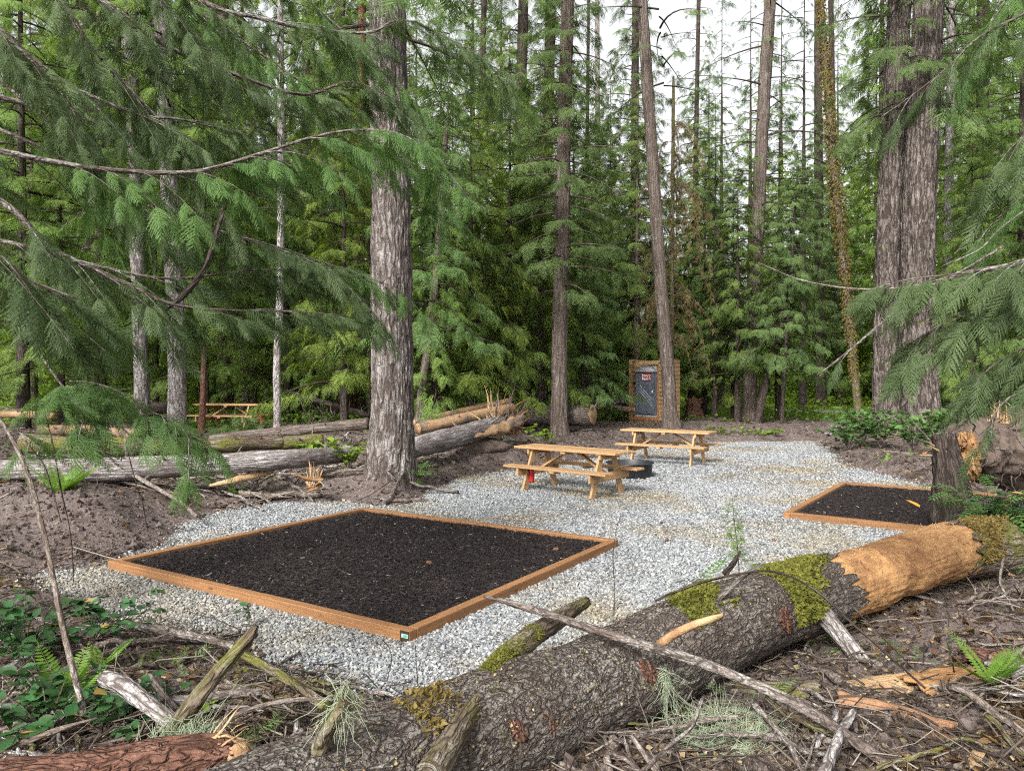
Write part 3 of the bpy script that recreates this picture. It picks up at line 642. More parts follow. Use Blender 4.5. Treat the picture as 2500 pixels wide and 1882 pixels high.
def privy():
    # near vertical edge at (5.88, 30); the front runs away to the left, the slatted side to the right
    o = A([5.88, 30.0, 0]); z0 = max(0.0, tz(5.9, 30.5)) + .02
    o[2] = z0
    r = thing('privy_shelter', 'tall open wooden shelter of horizontal slats around the grey toilet', 'shelter', o, math.radians(45))
    # local: x along the right side (away right), y along the front (away left)
    W, D, H = 1.45, 1.5, 2.5; st, sl = M['stain'], M['pineside']
    for nm, (x, y) in {'a': (.05, .05), 'b': (.05, W - .05), 'c': (D - .05, .05), 'd': (D - .05, W - .05)}.items():
        beam('post', r, (x, y, .0), (x, y, H), .09, .09, st, (1, 0, 0))
        board('foundation_block', r, (x + (-.02 if x < 1 else .02), y + (-.02 if y < 1 else .02), -.06), (.32, .32, .14), M['concrete'], (0, 0, 0), .015)
    beam('top_rail', r, (-.012, 0, H - .07), (-.012, W, H - .07), .03, .14, sl)
    beam('sill_board', r, (-.012, 0, .16), (-.012, W, .16), .03, .14, st)
    beam('floor_joist', r, (.02, .1, .06), (.02, W - .1, .06), .04, .10, st)
    for i in range(8): board('floor_board', r, (.12 + i * .18, W / 2, .13), (.17, W - .2, .03), sl)
    for i in range(15):
        z = .10 + i * .166 + .07
        beam('slat', r, (0.0, -.014, z), (D, -.014, z), .026, .138, sl)
        beam('slat', r, (0.0, W + .014, z), (D, W + .014, z), .026, .138, sl)
        beam('slat', r, (D + .014, 0, z), (D + .014, W, z), .026, .138, sl)
    # the toilet itself
    cy, cx = W / 2, .70
    tp = A([5.88, 30.0, z0]) + A([cx * math.cos(math.radians(45)) - cy * math.sin(math.radians(45)), cx * math.sin(math.radians(45)) + cy * math.cos(math.radians(45)), .15])
    t = thing('portable_toilet', 'dark grey plastic portable toilet with a red sign, inside the slatted shelter', 'portable toilet', tp, math.radians(45))
    pl, pl2 = M['plastic'], M['plastic2']
    board('base', t, (0, 0, .07), (1.12, 1.12, .14), pl2, (0, 0, 0), .02)
    board('body', t, (.01, 0, 1.04), (1.04, 1.04, 1.80), pl, (0, 0, 0), .03)
    for s in (-1, 1): beam('corner_post', t, (-.51, s * .47, .14), (-.51, s * .47, 1.96), .14, .06, pl, (1, 0, 0), .015)
    V = []; prof = [(-.58, 0), (-.56, .05), (-.30, .12), (-.22, .24), (.22, .24), (.30, .12), (.56, .05), (.58, 0)]
    for x in (-.60, .58): V += [(x, y, 1.90 + z) for y, z in prof]
    n = len(prof); F = [[i, i + 1, n + i + 1, n + i] for i in range(n - 1)] + [[n - 1, 0, n, 2 * n - 1]]
    part('roof', A(V), [A(F), A([list(range(n))[::-1], list(range(n, 2 * n))])], pl2, t, None, False, True)
    d = board('door', t, (-.528, 0, 1.06), (.03, .74, 1.74), pl, (0, 0, 0), .012)
    for k in range(3): beam('door_rib', d, (-.02, .30, .30 - k * .13), (-.02, -.30, -.28 - k * .13), .03, .03, pl2, (1, 0, 0))
    board('door_panel', d, (-.018, .02, -.48), (.012, .58, .62), pl, (0, 0, 0), .005)
    board('door_handle', d, (-.03, -.31, .05), (.03, .04, .10), M['white'], (0, 0, 0), .008)
    for s in (-1, 1):
        for k in range(3): board('side_vent', t, (-.30 + k * .16, s * .525, 1.72), (.10, .012, .14), pl2, (0, 0, 0), .003)
    sg = board('sign', d, (-.024, -.02, .66), (.010, .46, .36), M['signred'], (0, 0, 0), .004)
    for k, tx in enumerate(('Honey', 'Bucket')):
        cu = bpy.data.curves.new('lettering', 'FONT'); cu.body = tx; cu.size = .155; cu.align_x = 'CENTER'; cu.extrude = .002; cu.offset = .004
        to = bpy.data.objects.new('lettering_source', cu); COL.objects.link(to); bpy.context.view_layer.update()
        me = bpy.data.meshes.new_from_object(to.evaluated_get(bpy.context.evaluated_depsgraph_get())); bpy.data.objects.remove(to)
        me.materials.clear(); me.materials.append(M['white'])
        lo = link('lettering', me, sg); lo.matrix_local = Matrix.Translation((-.008, 0, -.005 - k * .135)) @ Matrix(((0, 0, -1, 0), (-1, 0, 0, 0), (0, 1, 0, 0), (0, 0, 0, 1)))
privy()
# ------------------------------------------------------------------ logs, stumps, limbs
def bark_disp(depth, ku, kz, seed, lump=0.0, along=True):
    """Furrows: ridged noise stretched along the stem."""
    def f(V, N, s, ang, c):
        n, m = V.shape[:2]; R = np.ones((n, m)) * 1.0
        q = np.stack([np.cos(ang) * ku + 0 * s, np.sin(ang) * ku + 0 * s, s * kz + 0 * ang], -1)
        w = q + 0.35 * np.stack([vn(q * 1.3, seed + 1), vn(q * 1.3, seed + 2), vn(q * 1.3, seed + 3)], -1)
        r1 = np.abs(vn(w, seed)); r2 = np.abs(vn(w * 1.9 + 5, seed + 9))
        d = -depth * np.exp(-(r1 / 0.16) ** 2) - 0.5 * depth * np.exp(-(r2 / 0.18) ** 2) + 0.35 * depth * vn(w * 4, seed + 4)
        if lump: d = d + lump * fbm(V * 1.6, 3, seed + 20)
        return d
    return f
def splinters(c, dirn, r, n, L, mat, root, rng, name='splinter', r0=.012):
    """Torn wedges of wood at a broken end: flat, bent, of very unequal length."""
    n = max(6, int(n * 1.1)); dirn = nrm(A(dirn)); u = nrm(np.cross(dirn, A([.3, .2, .9]))); v = np.cross(dirn, u)
    a = rng.uniform(0, 2 * np.pi, n); rr = r * np.sqrt(rng.uniform(0, 1, n))
    base = c + (np.cos(a) * rr)[:, None] * u + (np.sin(a) * rr)[:, None] * v - dirn * min(.12, L * .4)
    l = L * (.2 + 1.0 * rng.uniform(0, 1, n) ** 2.2); d = nrm(dirn + rng.normal(0, .30, (n, 3))); t = np.linspace(0, 1, 5)
    Pt = base[:, None] + d[:, None] * (l[:, None] * t)[..., None] + np.cumsum(rng.normal(0, .06, (n, 5, 3)) * l[:, None, None], 1) * .5
    w = .42 * r0 * rng.uniform(.5, 2.6, n)[:, None] * A([1.0, 1.0, .8, .5, .06])[None]; V, F, uv = twigs(Pt, w, 4)
    ax = nrm(rng.normal(0, 1, (n, 3))); V = V.reshape(n, -1, 3); m = Pt.repeat(4, 1); k = ((V - m) * ax[:, None]).sum(-1, keepdims=True); V = (V - ax[:, None] * k * .65).reshape(-1, 3)
    o = part(name, V, F, mat, root, uv); o['kind'] = 'stuff'; return o
def log(name, label, pts, rad, mat, cat='log', seed=0, segs=28, n=None, depth=.012, lump=.02, ku=5, kz=2.2, ends=None, extra=None, group=None, stubs=1.3):
    """pts world; rests where it is told. ends: material for the cut faces."""
    pts = A(pts); rad = np.broadcast_to(A(rad, dtype=float) if not np.isscalar(rad) else A([rad]), (len(pts),)).astype(float)
    L = np.linalg.norm(np.diff(pts, axis=0), axis=1).sum(); n = n or int(np.clip(L / .05, 16, 140))
    root = thing(name, label, cat, pts.mean(0) - A([0, 0, rad.mean()]), 0, group)
    V, F, uv = tube(pts, rad, segs, n, bark_disp(depth, ku, kz, seed, lump), caps=ends is None)
    part('bark', V, F, mat, root, uv, True)
    rs_ = np.random.default_rng(seed); k = int(L * stubs)
    for _ in range(k):
        f = rs_.uniform(.08, .95); q = A([np.interp(f, np.linspace(0, 1, len(pts)), pts[:, a_]) for a_ in range(3)]); rr = float(np.interp(f, np.linspace(0, 1, len(pts)), rad)); an = rs_.uniform(-1.4, 1.4); ax = nrm(pts[-1] - pts[0]); up_ = nrm(A([0, 0, 1]) - ax * ax[2]); sd0 = np.cross(ax, up_); sd0 = sd0 * (-1 if sd0[1] > 0 else 1)
        d = nrm(up_ * math.cos(an) + sd0 * math.sin(an) + ax * rs_.normal(0, .5)); ll = rs_.uniform(.08, .45) * (rr / .2) ** .5
        Vb, Fb, ub = tube([q + d * rr * .7, q + d * (rr + ll * .5) + rs_.normal(0, .02, 3), q + d * (rr + ll)], [rr * .13, rr * .10, rr * .04], 7, 8); part('branch_stub', Vb, Fb, M['limb'], root, ub, True)
    if ends is not None:
        for e, s in ((0, 1), (-1, -1)):
            nrmv = nrm(pts[e] - pts[1 if e == 0 else -2]); rr = rad[e] * .97
            V, F, uv = tube([pts[e] - nrmv * .02, pts[e] + nrmv * .006], [rr, rr * .95], 20, 2, lambda V, N, s, a, c: rr * .06 * vn(V * 9)); part('cut_end', V, F, ends, root, uv)
    return root

rg = np.random.default_rng(3)
def blob(c, r, seed, amp=.25, n=56, m=40, sq=(1, 1, 1)):
    th, ph = np.meshgrid(np.linspace(0, 2 * np.pi, n, endpoint=False), np.linspace(.02, np.pi - .02, m))
    N = np.stack([np.cos(th) * np.sin(ph), np.sin(th) * np.sin(ph), np.cos(ph)], -1); d = 1 + amp * fbm(N * 1.7 + seed, 4, seed) + amp * .35 * fbm(N * 7 + seed, 3, seed + 5)
    V = (c + N * (d * r)[..., None] * A(sq)).reshape(-1, 3); i, j = np.meshgrid(np.arange(m - 1), np.arange(n), indexing='ij'); jn = (j + 1) % n
    F = np.stack([i * n + j, (i + 1) * n + j, (i + 1) * n + jn, i * n + jn], -1).reshape(-1, 4); uv = np.stack([th * r, ph * r], -1).reshape(-1, 2); return V, F, uv
def blobn(c, N, r, seed):
    """A ragged low scar of torn wood seated on a surface with normal N."""
    n, m = 40, 14; th, ph = np.meshgrid(np.linspace(0, 2 * np.pi, n, endpoint=False), np.linspace(.02, 1.6, m)); U = nrm(np.cross(N, A([.3, .8, .5]))); W = np.cross(N, U)
    q = np.stack([np.cos(th) * np.sin(ph), np.sin(th) * np.sin(ph), np.cos(ph)], -1); d = 1 + .55 * fbm(q * 2 + seed, 3, seed) + .3 * vn(q * 7 + seed, seed + 2)
    V = c + r * d[..., None] * (q[..., :1] * U * 1.5 + q[..., 1:2] * W + q[..., 2:] * N * .35); i, j = np.meshgrid(np.arange(m - 1), np.arange(n), indexing='ij'); jn = (j + 1) % n
    return V.reshape(-1, 3), np.stack([i * n + j, (i + 1) * n + j, (i + 1) * n + jn, i * n + jn], -1).reshape(-1, 4), np.stack([th * r, ph * r], -1).reshape(-1, 2)
# ---- the big foreground log, bark torn off along the right half
C = [(330, 2190, 2.3, .28), (620, 2046, 2.62, .28), (874, 1930, 2.95, .280), (1156, 1806, 3.43, .282), (1480, 1668, 4.18, .284), (1744, 1535, 4.80, .282), (1990, 1452, 5.65, .272), (2190, 1385, 6.25, .262), (2345, 1338, 6.85, .272), (2440, 1330, 7.25, .275)]
LP = A([P(a, b, c) for a, b, c, _ in C]); LR = A([c[3] for c in C])
full = spline(np.hstack([LP, LR[:, None]]), 200)
def cutlog(i0, i1): return full[i0:i1, :3], full[i0:i1, 3]
broot = thing('fallen_log', 'huge fallen trunk across the foreground, bark torn away to orange wood at right', 'log', LP.mean(0) - A([0, 0, .3]))
iw = int(np.argmin(np.abs(full[:, 0] / full[:, 1] - (2010 - 1250) / FPX))); ie = int(np.argmin(np.abs(full[:, 0] / full[:, 1] - (2335 - 1250) / FPX)))
def ragged(V, segs, n, T, start, seed, reach=.30):
    """Tear the last (or first) rings of a bark sleeve into tongues along the axis."""
    T = nrm(A(T)); m = segs + 1; W = V[:n * m].reshape(n, m, 3).copy(); a = np.linspace(0, 2 * np.pi, m)
    f = .6 * vn(np.stack([np.cos(a) * 1.6, np.sin(a) * 1.6, 0 * a], -1), seed) + .5 * vn(np.stack([np.cos(a) * 5, np.sin(a) * 5, 0 * a], -1), seed + 1) + .25 * vn(np.stack([np.cos(a) * 14, np.sin(a) * 14, 0 * a], -1), seed + 2); k = max(4, n // 6)
    w = (np.linspace(1, 0, k) if start else np.linspace(0, 1, k)) ** 1.2; sl_ = slice(0, k) if start else slice(n - k, n)
    W[sl_] += T * (w[:, None, None] * (f * reach)[None, :, None]); V = V.copy(); V[:n * m] = W.reshape(-1, 3); V[n * m:] = V[n * m:] - T * (0 if start else .35) + T * (.35 if start else 0); return V
c_, r_ = cutlog(0, iw + 4); V, F, uv = tube(c_, r_, 120, 260, bark_disp(.009, 11, 5.0, 41, .035)); V = ragged(V, 120, 260, full[min(iw + 6, 199), :3] - full[iw, :3], False, 51); part('bark', V, F, M['log'], broot, uv, True)
def wood_disp(V, N, s, ang, c):
    q = np.stack([np.cos(ang) * 5 + 0 * s, np.sin(ang) * 5 + 0 * s, s * 1.0 + 0 * ang], -1)
    a = fbm(V * 2.2, 4, 55); pit = np.exp(-(np.maximum(0, .9 - (fbm(V * 5.5, 3, 58) + .45)) / .28) ** 2)
    return -.020 + .028 * a + .008 * vn(q * 4, 52) - .05 * np.where(vn(V * 3.1, 57) > .25, (vn(V * 3.1, 57) - .25), 0) + .008 * vn(V * 23, 59)
c_, r_ = cutlog(iw - 14, ie + 12); V, F, uv = tube(c_, r_, 110, 150, wood_disp); part('bare_wood', V, F, M['rot'], broot, uv, True)
c_, r_ = cutlog(ie - 2, 200); V, F, uv = tube(c_, r_ * 1.02, 90, 70, bark_disp(.012, 12, 7.0, 47, .05)); V = ragged(V, 90, 70, full[ie + 3, :3] - full[ie, :3], True, 53); part('bark', V, F, M['mossy'], broot, uv, True)['label'] = 'mossy bark sleeve at the far end'
def log_surface(px0, px1, n, a0, a1, out=0.0, rng=rg):
    """Points on the big log: angle 0 is up, positive toward the camera."""
    xi = full[:, 0] / full[:, 1] * FPX + 1250; t = np.interp(rng.uniform(px0, px1, n), xi, np.arange(200))
    i = np.clip(t.astype(int), 0, 198); f = (t - i)[:, None]; q = full[i] * (1 - f) + full[i + 1] * f
    T = nrm(full[i + 1, :3] - full[i, :3]); up = nrm(A([0, 0, 1]) - T * T[:, 2:3]); side = np.cross(T, up); 
    side = side * np.where(side[:, 1:2] > 0, -1, 1)
    a = rng.uniform(a0, a1, n); N = up * np.cos(a)[:, None] + side * np.sin(a)[:, None]
    return q[:, :3] + N * (q[:, 3:4] + out), N
def tufts(name, pos, N, mat, root, size=.02, rng=rg, droop=.5, kind=None, world=True):
    n = len(pos); Tm = A([[-.35, 0, 0], [.35, 0, 0], [.22, .6, .08], [-.22, .6, .08], [0, 1.1, -.05]], float); Ft = [A([[0, 1, 2, 3]]), A([[3, 2, 4]])]
    d = nrm(N + rng.normal(0, .55, (n, 3)) + A([0, 0, -droop])); X, Y, Z = frame(d, rand_dirs(n, rng))
    V, F = inst(Tm, Ft, pos - N * .006, X, Y, Z, size * rng.uniform(.6, 1.5, n)); o = part(name, V, F, mat, root)
    o['kind'] = kind or 'stuff'
    return o
def moss_patch(px0, px1, a0, a1, n, mat, size=.02, thr=.0, sd=0):
    pos, N = log_surface(px0, px1, n, a0, a1); xi = pos[:, 0] / pos[:, 1] * FPX + 1250; u = (xi - px0) / (px1 - px0) * 2 - 1
    keep = vn(pos * 6, 70 + sd) * .6 + vn(pos * 17, 71 + sd) * .4 + .62 - u ** 2 * .9 > thr + rg.normal(0, .22, len(pos)); pos = pos + N * (rg.uniform(0, 1, (len(pos), 1)) ** 2 * .022)
    return tufts('moss', pos[keep], N[keep], mat, broot, size)
moss_patch(1855, 2010, -.5, 1.65, 9000, M['moss'], .022, .05); moss_patch(1640, 1760, -.4, .85, 5200, M['moss'], .02, .1, 4); moss_patch(1730, 1800, .6, 1.7, 2600, M['moss'], .02, .1, 5)
moss_patch(2330, 2460, .1, 1.8, 6000, M['mossbrown'], .020, .1, 6); moss_patch(960, 1130, -.3, .7, 2200, M['mossbrown'], .020, .45, 7)
# shreds of fibre standing on the bare wood and bark crumbs on the bark
pos, N = log_surface(2010, 2330, 260, -.6, 1.7, -.03); n = len(pos); t = np.linspace(0, 1, 3)
d = nrm(N * .5 + rg.normal(0, 1, (n, 3))); Pt = pos[:, None] + d[:, None] * (rg.uniform(.02, .08, n)[:, None] * t)[..., None]
V, F, uv = twigs(Pt, .0035 * (1 - t * .8)[None] * rg.uniform(.6, 1.6, (n, 1)), 4); part('fibre', V, F, M['rotpale'], broot, uv)['kind'] = 'stuff'
pos, N = log_surface(760, 2000, 1500, -1.0, 1.5, .0); n = len(pos); d = nrm(rg.normal(0, 1, (n, 3))); X, Y, Z = frame(d, N)
V, F = inst(STT[0][0] * A([1, 1, .35]), STT[0][1], pos, X, Y, Z, rg.uniform(.004, .013, n)); part('bark_flake', V, F, M['litter'], broot)['kind'] = 'stuff'
for q_, sz in (((1500, 1.15), .05), ((1240, 1.25), .04), ((1165, 1.15), .035), ((1830, 1.40), .06)):
    pos, N = log_surface(q_[0], q_[0] + 1, 1, q_[1], q_[1] + .01, -.012); V, F, uv = blobn(pos[0], N[0], sz, int(q_[0])); part('torn_wood', V, F, M['redbark'], broot, uv, False)
# stubs and limbs on the log
def limb(label, pts, r, mat, name='broken_limb', cat='branch', seed=1, segs=14, wob=.0, root=None, group=None, depth=.004, tip=True):
    W = A([P(*q) for q in pts]); R = A(r) if not np.isscalar(r) else np.linspace(r, r * .7, len(W))
    L = np.linalg.norm(np.diff(W, axis=0), axis=1).sum(); n = int(np.clip(L / .03, 12, 90))
    V, F, uv = tube(W, R, segs, n, bark_disp(depth, 4, 9, seed, wob))
    if root is not None: return part('limb', V, F, mat, root, uv, True)
    i = int(np.argmin(W[:, 2])); rt = thing(name, label, cat, W[i], 0, group); part('wood', V, F, mat, rt, uv, True); return rt
limb('', [(2000, 1490, 5.32), (2040, 1535, 5.12), (2085, 1590, 4.95), (2135, 1655, 4.82)], [.075, .06, .055, .06], M['grey'], root=broot, seed=5)
limb('', [(1715, 1480, 4.68), (1760, 1455, 4.62), (1810, 1410, 4.55), (1862, 1375, 4.5)], [.022, .02, .016, .008], M['limb'], root=broot, seed=6)
limb('', [(1608, 1575, 4.02), (1660, 1540, 3.95), (1720, 1515, 3.88), (1765, 1500, 3.83)], [.026, .024, .02, .008], M['rotpale'], root=broot, seed=7)
limb('', [(1770, 1400, 5.05), (1790, 1375, 5.0), (1808, 1345, 4.98)], [.022, .018, .008], M['dark'], root=broot, seed=8)
limb('', [(770, 1850, 2.75), (800, 1780, 2.72), (822, 1745, 2.7), (845, 1705, 2.68)], [.034, .030, .026, .024], M['mossy'], root=broot, seed=9)
# the mossy limb lying over the log and the long stick
ml = limb('moss-covered broken limb lying over the big log toward the gravel', [(1052, 1890, 2.78), (1100, 1815, 2.98), (1150, 1735, 3.25), (1180, 1675, 3.5), (1225, 1618, 3.75), (1304, 1550, 4.15), (1375, 1503, 4.55), (1430, 1470, 4.95)], [.062, .062, .055, .056, .058, .062, .056, .045], M['mossy'], 'fallen_limb', seed=11, segs=26, wob=.02, depth=.006)
W = spline(A([P(*q) for q in [(1180, 1675, 3.5), (1225, 1618, 3.75), (1304, 1550, 4.15)]]), 60)
k = rg.integers(4, 60, 6500); a = rg.uniform(-1.5, 1.3, len(k)); Tg = nrm(W[-1] - W[0]); up = nrm(A([0, 0, 1]) - Tg * Tg[2]); sd_ = np.cross(Tg, up)
N = up * np.cos(a)[:, None] + sd_ * np.sin(a)[:, None]; pos = W[k] + N * .055; keep = vn(pos * 11, 5) + .45 > 0
tufts('moss', pos[keep], N[keep], M['moss'], ml, .016)
limb('long thin bare stick propped on the big log, reaching over the tent pad', [(1180, 1455, 4.28), (1290, 1484, 4.18), (1500, 1553, 4.0), (1700, 1613, 3.9), (1957, 1726, 3.75), (2200, 1888, 3.55)], [.008, .022, .025, .028, .030, .032], M['limb'], 'long_stick', seed=12)

# ---- left foreground: limbs in the brush
limb('upright broken limb with ragged bark rising from the brush at lower left', [(420, 1790, 3.35), (470, 1720, 3.42), (520, 1655, 3.5), (584, 1583, 3.6), (612, 1548, 3.63), (626, 1526, 3.64)], [.045, .042, .038, .030, .024, .012], M['mossy'], 'broken_limb', seed=21, wob=.012, depth=.007)
limb('pale lichen-spotted limb lying beside the salal bush', [(255, 1655, 3.75), (300, 1672, 3.68), (350, 1710, 3.6), (428, 1768, 3.48)], [.038, .042, .040, .040], M['grey'], 'fallen_limb', seed=22, wob=.008)
limb('long dark branch lying along the edge of the gravel at left', [(205, 1530, 5.35), (350, 1531, 5.2), (430, 1545, 5.1), (510, 1560, 4.98), (600, 1590, 4.75)], [.028, .032, .03, .026, .02], M['limb'], 'fallen_branch', seed=23)
limb('crooked branch running down to the big log from the gravel edge', [(590, 1595, 4.7), (655, 1630, 4.4), (720, 1670, 4.1), (800, 1728, 3.75)], [.026, .028, .028, .03], M['mossy'], 'fallen_branch', seed=24, wob=.01)
limb('slender pale twig slanting across the bottom left corner', [(-20, 1838, 3.2), (90, 1800, 3.28), (170, 1772, 3.34), (238, 1752, 3.4)], [.014, .014, .012, .006], M['twig'], 'fallen_twig', seed=25)
limb('short knobbly branch stub beside the upright broken limb', [(365, 1650, 3.95), (395, 1690, 3.85), (430, 1735, 3.75)], [.024, .022, .024], M['limb'], 'branch_stub', seed=26, wob=.01)
limb('dark limb lying flat behind the upright broken limb', [(370, 1712, 3.9), (470, 1705, 3.92), (560, 1695, 3.96), (640, 1690, 4.0)], [.024, .026, .026, .022], M['limb'], 'fallen_limb', seed=27)
limb('thin branch arching from the red log up to the right', [(520, 1775, 3.5), (620, 1728, 3.55), (720, 1708, 3.6), (810, 1705, 3.62)], [.014, .013, .012, .006], M['twig'], 'fallen_branch', seed=28)
rl = log('rotten_log', 'reddish rotten log along the bottom left edge of the picture', A([P(-60, 1940, 2.75), P(200, 1905, 2.85), P(420, 1868, 2.98), P(560, 1848, 3.08)]), [.12, .125, .12, .115], M['redbark'], seed=31, segs=40, n=80, depth=.01, lump=.03)
splinters(P(560, 1846, 3.06), A([.9, .2, .1]), .085, 90, .20, M['rotpale'], rl, rg, 'splinter', .014)
V, F, uv = blob(P(556, 1846, 3.06), .085, 39, .5, 40, 28, (1.2, .9, .9)); part('torn_wood', V, F, M['rotpale'], rl, uv, False)
# hair lichen draped on that limb
def hair(label, c, spread, n, L, root=None, name='hair_lichen', down=1.0, rng=rg, r=.0016):
    base = c + rng.normal(0, 1, (n, 3)) * A(spread); t = np.linspace(0, 1, 6)
    d = nrm(rng.normal(0, .7, (n, 3)) + A([0, 0, -down])); l = L * rng.uniform(.4, 1.2, n)
    Pt = base[:, None] + d[:, None] * (l[:, None] * t)[..., None] + np.cumsum(rng.normal(0, L * .09, (n, 6, 3)), 1) * t[None, :, None]
    Pt[..., 2] = np.maximum(Pt[..., 2], terrain(Pt[..., 0].ravel(), Pt[..., 1].ravel()).reshape(Pt.shape[:2]) + .01)
    V, F, uv = twigs(Pt, r * (1.2 - t * .8)[None] + np.zeros((n, 1)), 3); rt = thing(name, label, 'lichen', c) if root is None else root
    part('strand', V, F, M['usnea'], rt, uv)['kind'] = 'stuff'; return rt
hair('grey-green hair lichen hanging from the foot of the upright broken limb', P(455, 1790, 3.3), (.07, .04, .03), 420, .20)
hair('fluffy pale green hair lichen heaped on the brush at bottom right', P(1770, 1800, 3.85), (.13, .10, .035), 1500, .14, down=.1)
hair('wisp of hair lichen hanging on the shaded side of the big log', P(1625, 1655, 4.05), (.012, .012, .03), 90, .18)
hair('small tuft of hair lichen beside the broken knot near the log', P(835, 1700, 2.72), (.02, .02, .03), 130, .13)

# ---- right foreground: bark slabs, sticks, dirt
def slab(label, px, py, z, L, W, T, ang, tilt, mat, name='bark_slab', cat='bark', seed=0):
    c = on_ground(px, py); c = G(px, py, c[2] + z); n, m = 34, 12
    U, Wd = np.meshgrid(np.linspace(-.5, .5, n), np.linspace(-.5, .5, m), indexing='ij')
    ragged = 1 + .35 * vn(np.stack([U * 7, Wd * 0, U * 0 + seed], -1), seed); endr = .5 * np.abs(vn(np.stack([Wd * 9, U * 0 + seed, U * 0], -1), seed + 1))
    X = U * L * (1 - endr * np.abs(U)); Yc = Wd * W * ragged; Zc = -((Yc / W) ** 2) * W * .6 + .02 * fbm(np.stack([X * 5, Yc * 9, X * 0 + seed], -1), 3, seed)
    top = np.stack([X, Yc, Zc], -1).reshape(-1, 3); bot = top - A([0, 0, T]) + A([0, 0, 1]) * (T * .5 * vn(top * 14, seed + 3))[:, None] * .8
    i, j = np.meshgrid(np.arange(n - 1), np.arange(m - 1), indexing='ij'); k = i * m + j; q = np.stack([k, k + 1, k + m + 1, k + m], -1).reshape(-1, 4)
    rim = np.concatenate([np.arange(m), np.arange(1, n) * m + m - 1, (n - 1) * m + np.arange(m - 2, -1, -1), np.arange(n - 2, 0, -1) * m]); r2 = np.roll(rim, -1); N = n * m
    F = np.concatenate([q[:, ::-1], q + N, np.stack([rim, r2, r2 + N, rim + N], -1)])
    uv = np.concatenate([np.stack([Yc, X], -1).reshape(-1, 2)] * 2); o = link(name, mesh_data(name, np.vstack([top, bot]), F, mat, uv, False), None, c, (tilt, 0, ang)); return tag(o, label, cat)
slab('broad slab of torn orange bark lying below the lichened stub', 2120, 1665, .05, 1.05, .26, .035, .20, .1, M['rotpale'], seed=2)
slab('flat curled sheet of tan bark right of the lichened stub', 2290, 1640, .06, .62, .42, .02, .35, -.15, M['rot'], seed=3)
slab('dark red bark chunk at the right edge beside a silvery flake', 2425, 1590, .06, .36, .12, .04, -.35, .2, M['redbark'], seed=4)
slab('silvery grey bark flake at the far right edge', 2478, 1625, .05, .26, .20, .02, .5, .4, M['loggrey'], seed=5)
slab('long splintered plank of reddish wood in the lower right brush', 2180, 1725, .03, .60, .10, .03, -.75, .1, M['rotred'], seed=6)
slab('shattered red wood strip at the bottom right', 2330, 1800, .02, .80, .11, .03, -.9, .1, M['rotred'], seed=7)
slab('mossy bark strip tucked under the fallen trunk', 1900, 1668, .05, .55, .13, .03, .05, .1, M['mossy'], seed=8)
for k, (lb, pts, r, mt) in enumerate([
    ('thin pale branch lying across the lower right brush', [(1900, 1680, 4.4), (2000, 1725, 4.2), (2100, 1755, 4.1), (2300, 1790, 4.0), (2420, 1840, 3.8)], .011, 'twig'),
    ('stout grey stick near the bottom right, under the long stick', [(2010, 1890, 3.35), (2040, 1820, 3.55), (2060, 1775, 3.7), (2085, 1735, 3.85)], .030, 'grey'),
    ('whitish lichened twig lying right of the lichened stub', [(2190, 1612, 4.95), (2250, 1600, 5.0), (2320, 1585, 5.05), (2372, 1560, 5.15)], .014, 'grey'),
    ('curved pale twig dropping beside the mossy log end', [(2450, 1360, 6.3), (2442, 1420, 6.0), (2465, 1470, 5.8), (2490, 1530, 5.5)], .012, 'twig'),
    ('small pale stick standing in the dirt mound at lower right', [(2275, 1660, 4.5), (2290, 1720, 4.3), (2315, 1790, 4.1)], .014, 'grey'),
    ('brown stick rising from the bottom edge left of the lichen heap', [(1560, 1890, 3.1), (1640, 1815, 3.3), (1690, 1770, 3.4), (1715, 1705, 3.5)], .013, 'limb'),
    ('dark branch lying under the big log beside the long stick', [(1740, 1690, 4.3), (1850, 1705, 4.25), (1980, 1700, 4.3), (2130, 1710, 4.25)], .014, 'limb'),
    ('forked pale twig in the bottom right corner', [(2330, 1825, 3.9), (2400, 1790, 4.0), (2430, 1750, 4.1)], .009, 'twig'),
    ('bent twig at the right edge of the brush', [(2500, 1760, 4.0), (2470, 1820, 3.8), (2455, 1875, 3.6)], .010, 'twig'),
    ('arched dark bramble stem looping over the mossy part of the log', [(1600, 1465, 4.4), (1700, 1425, 4.5), (1800, 1402, 4.5), (1890, 1395, 4.45), (1990, 1440, 4.3), (2080, 1520, 4.1), (2180, 1610, 3.95), (2260, 1680, 3.85)], .009, 'dark'),
    ('thin bramble stem crossing the bare orange wood', [(2040, 1400, 5.0), (2075, 1470, 4.7), (2140, 1540, 4.4), (2240, 1640, 4.1)], .006, 'dark'),
    ('brown stick lying by the left soil bank, pointing at the gravel', [(310, 1150, 11.3), (380, 1190, 10.9), (440, 1225, 10.4), (480, 1260, 9.7)], .035, 'twig'),
    ('pale bare stick left of the fern', [(30, 1225, 10.2), (50, 1205, 10.5), (68, 1180, 10.9)], .03, 'grey')]):
    limb(lb, pts, r, M[mt], 'stick', 'stick', 40 + k)

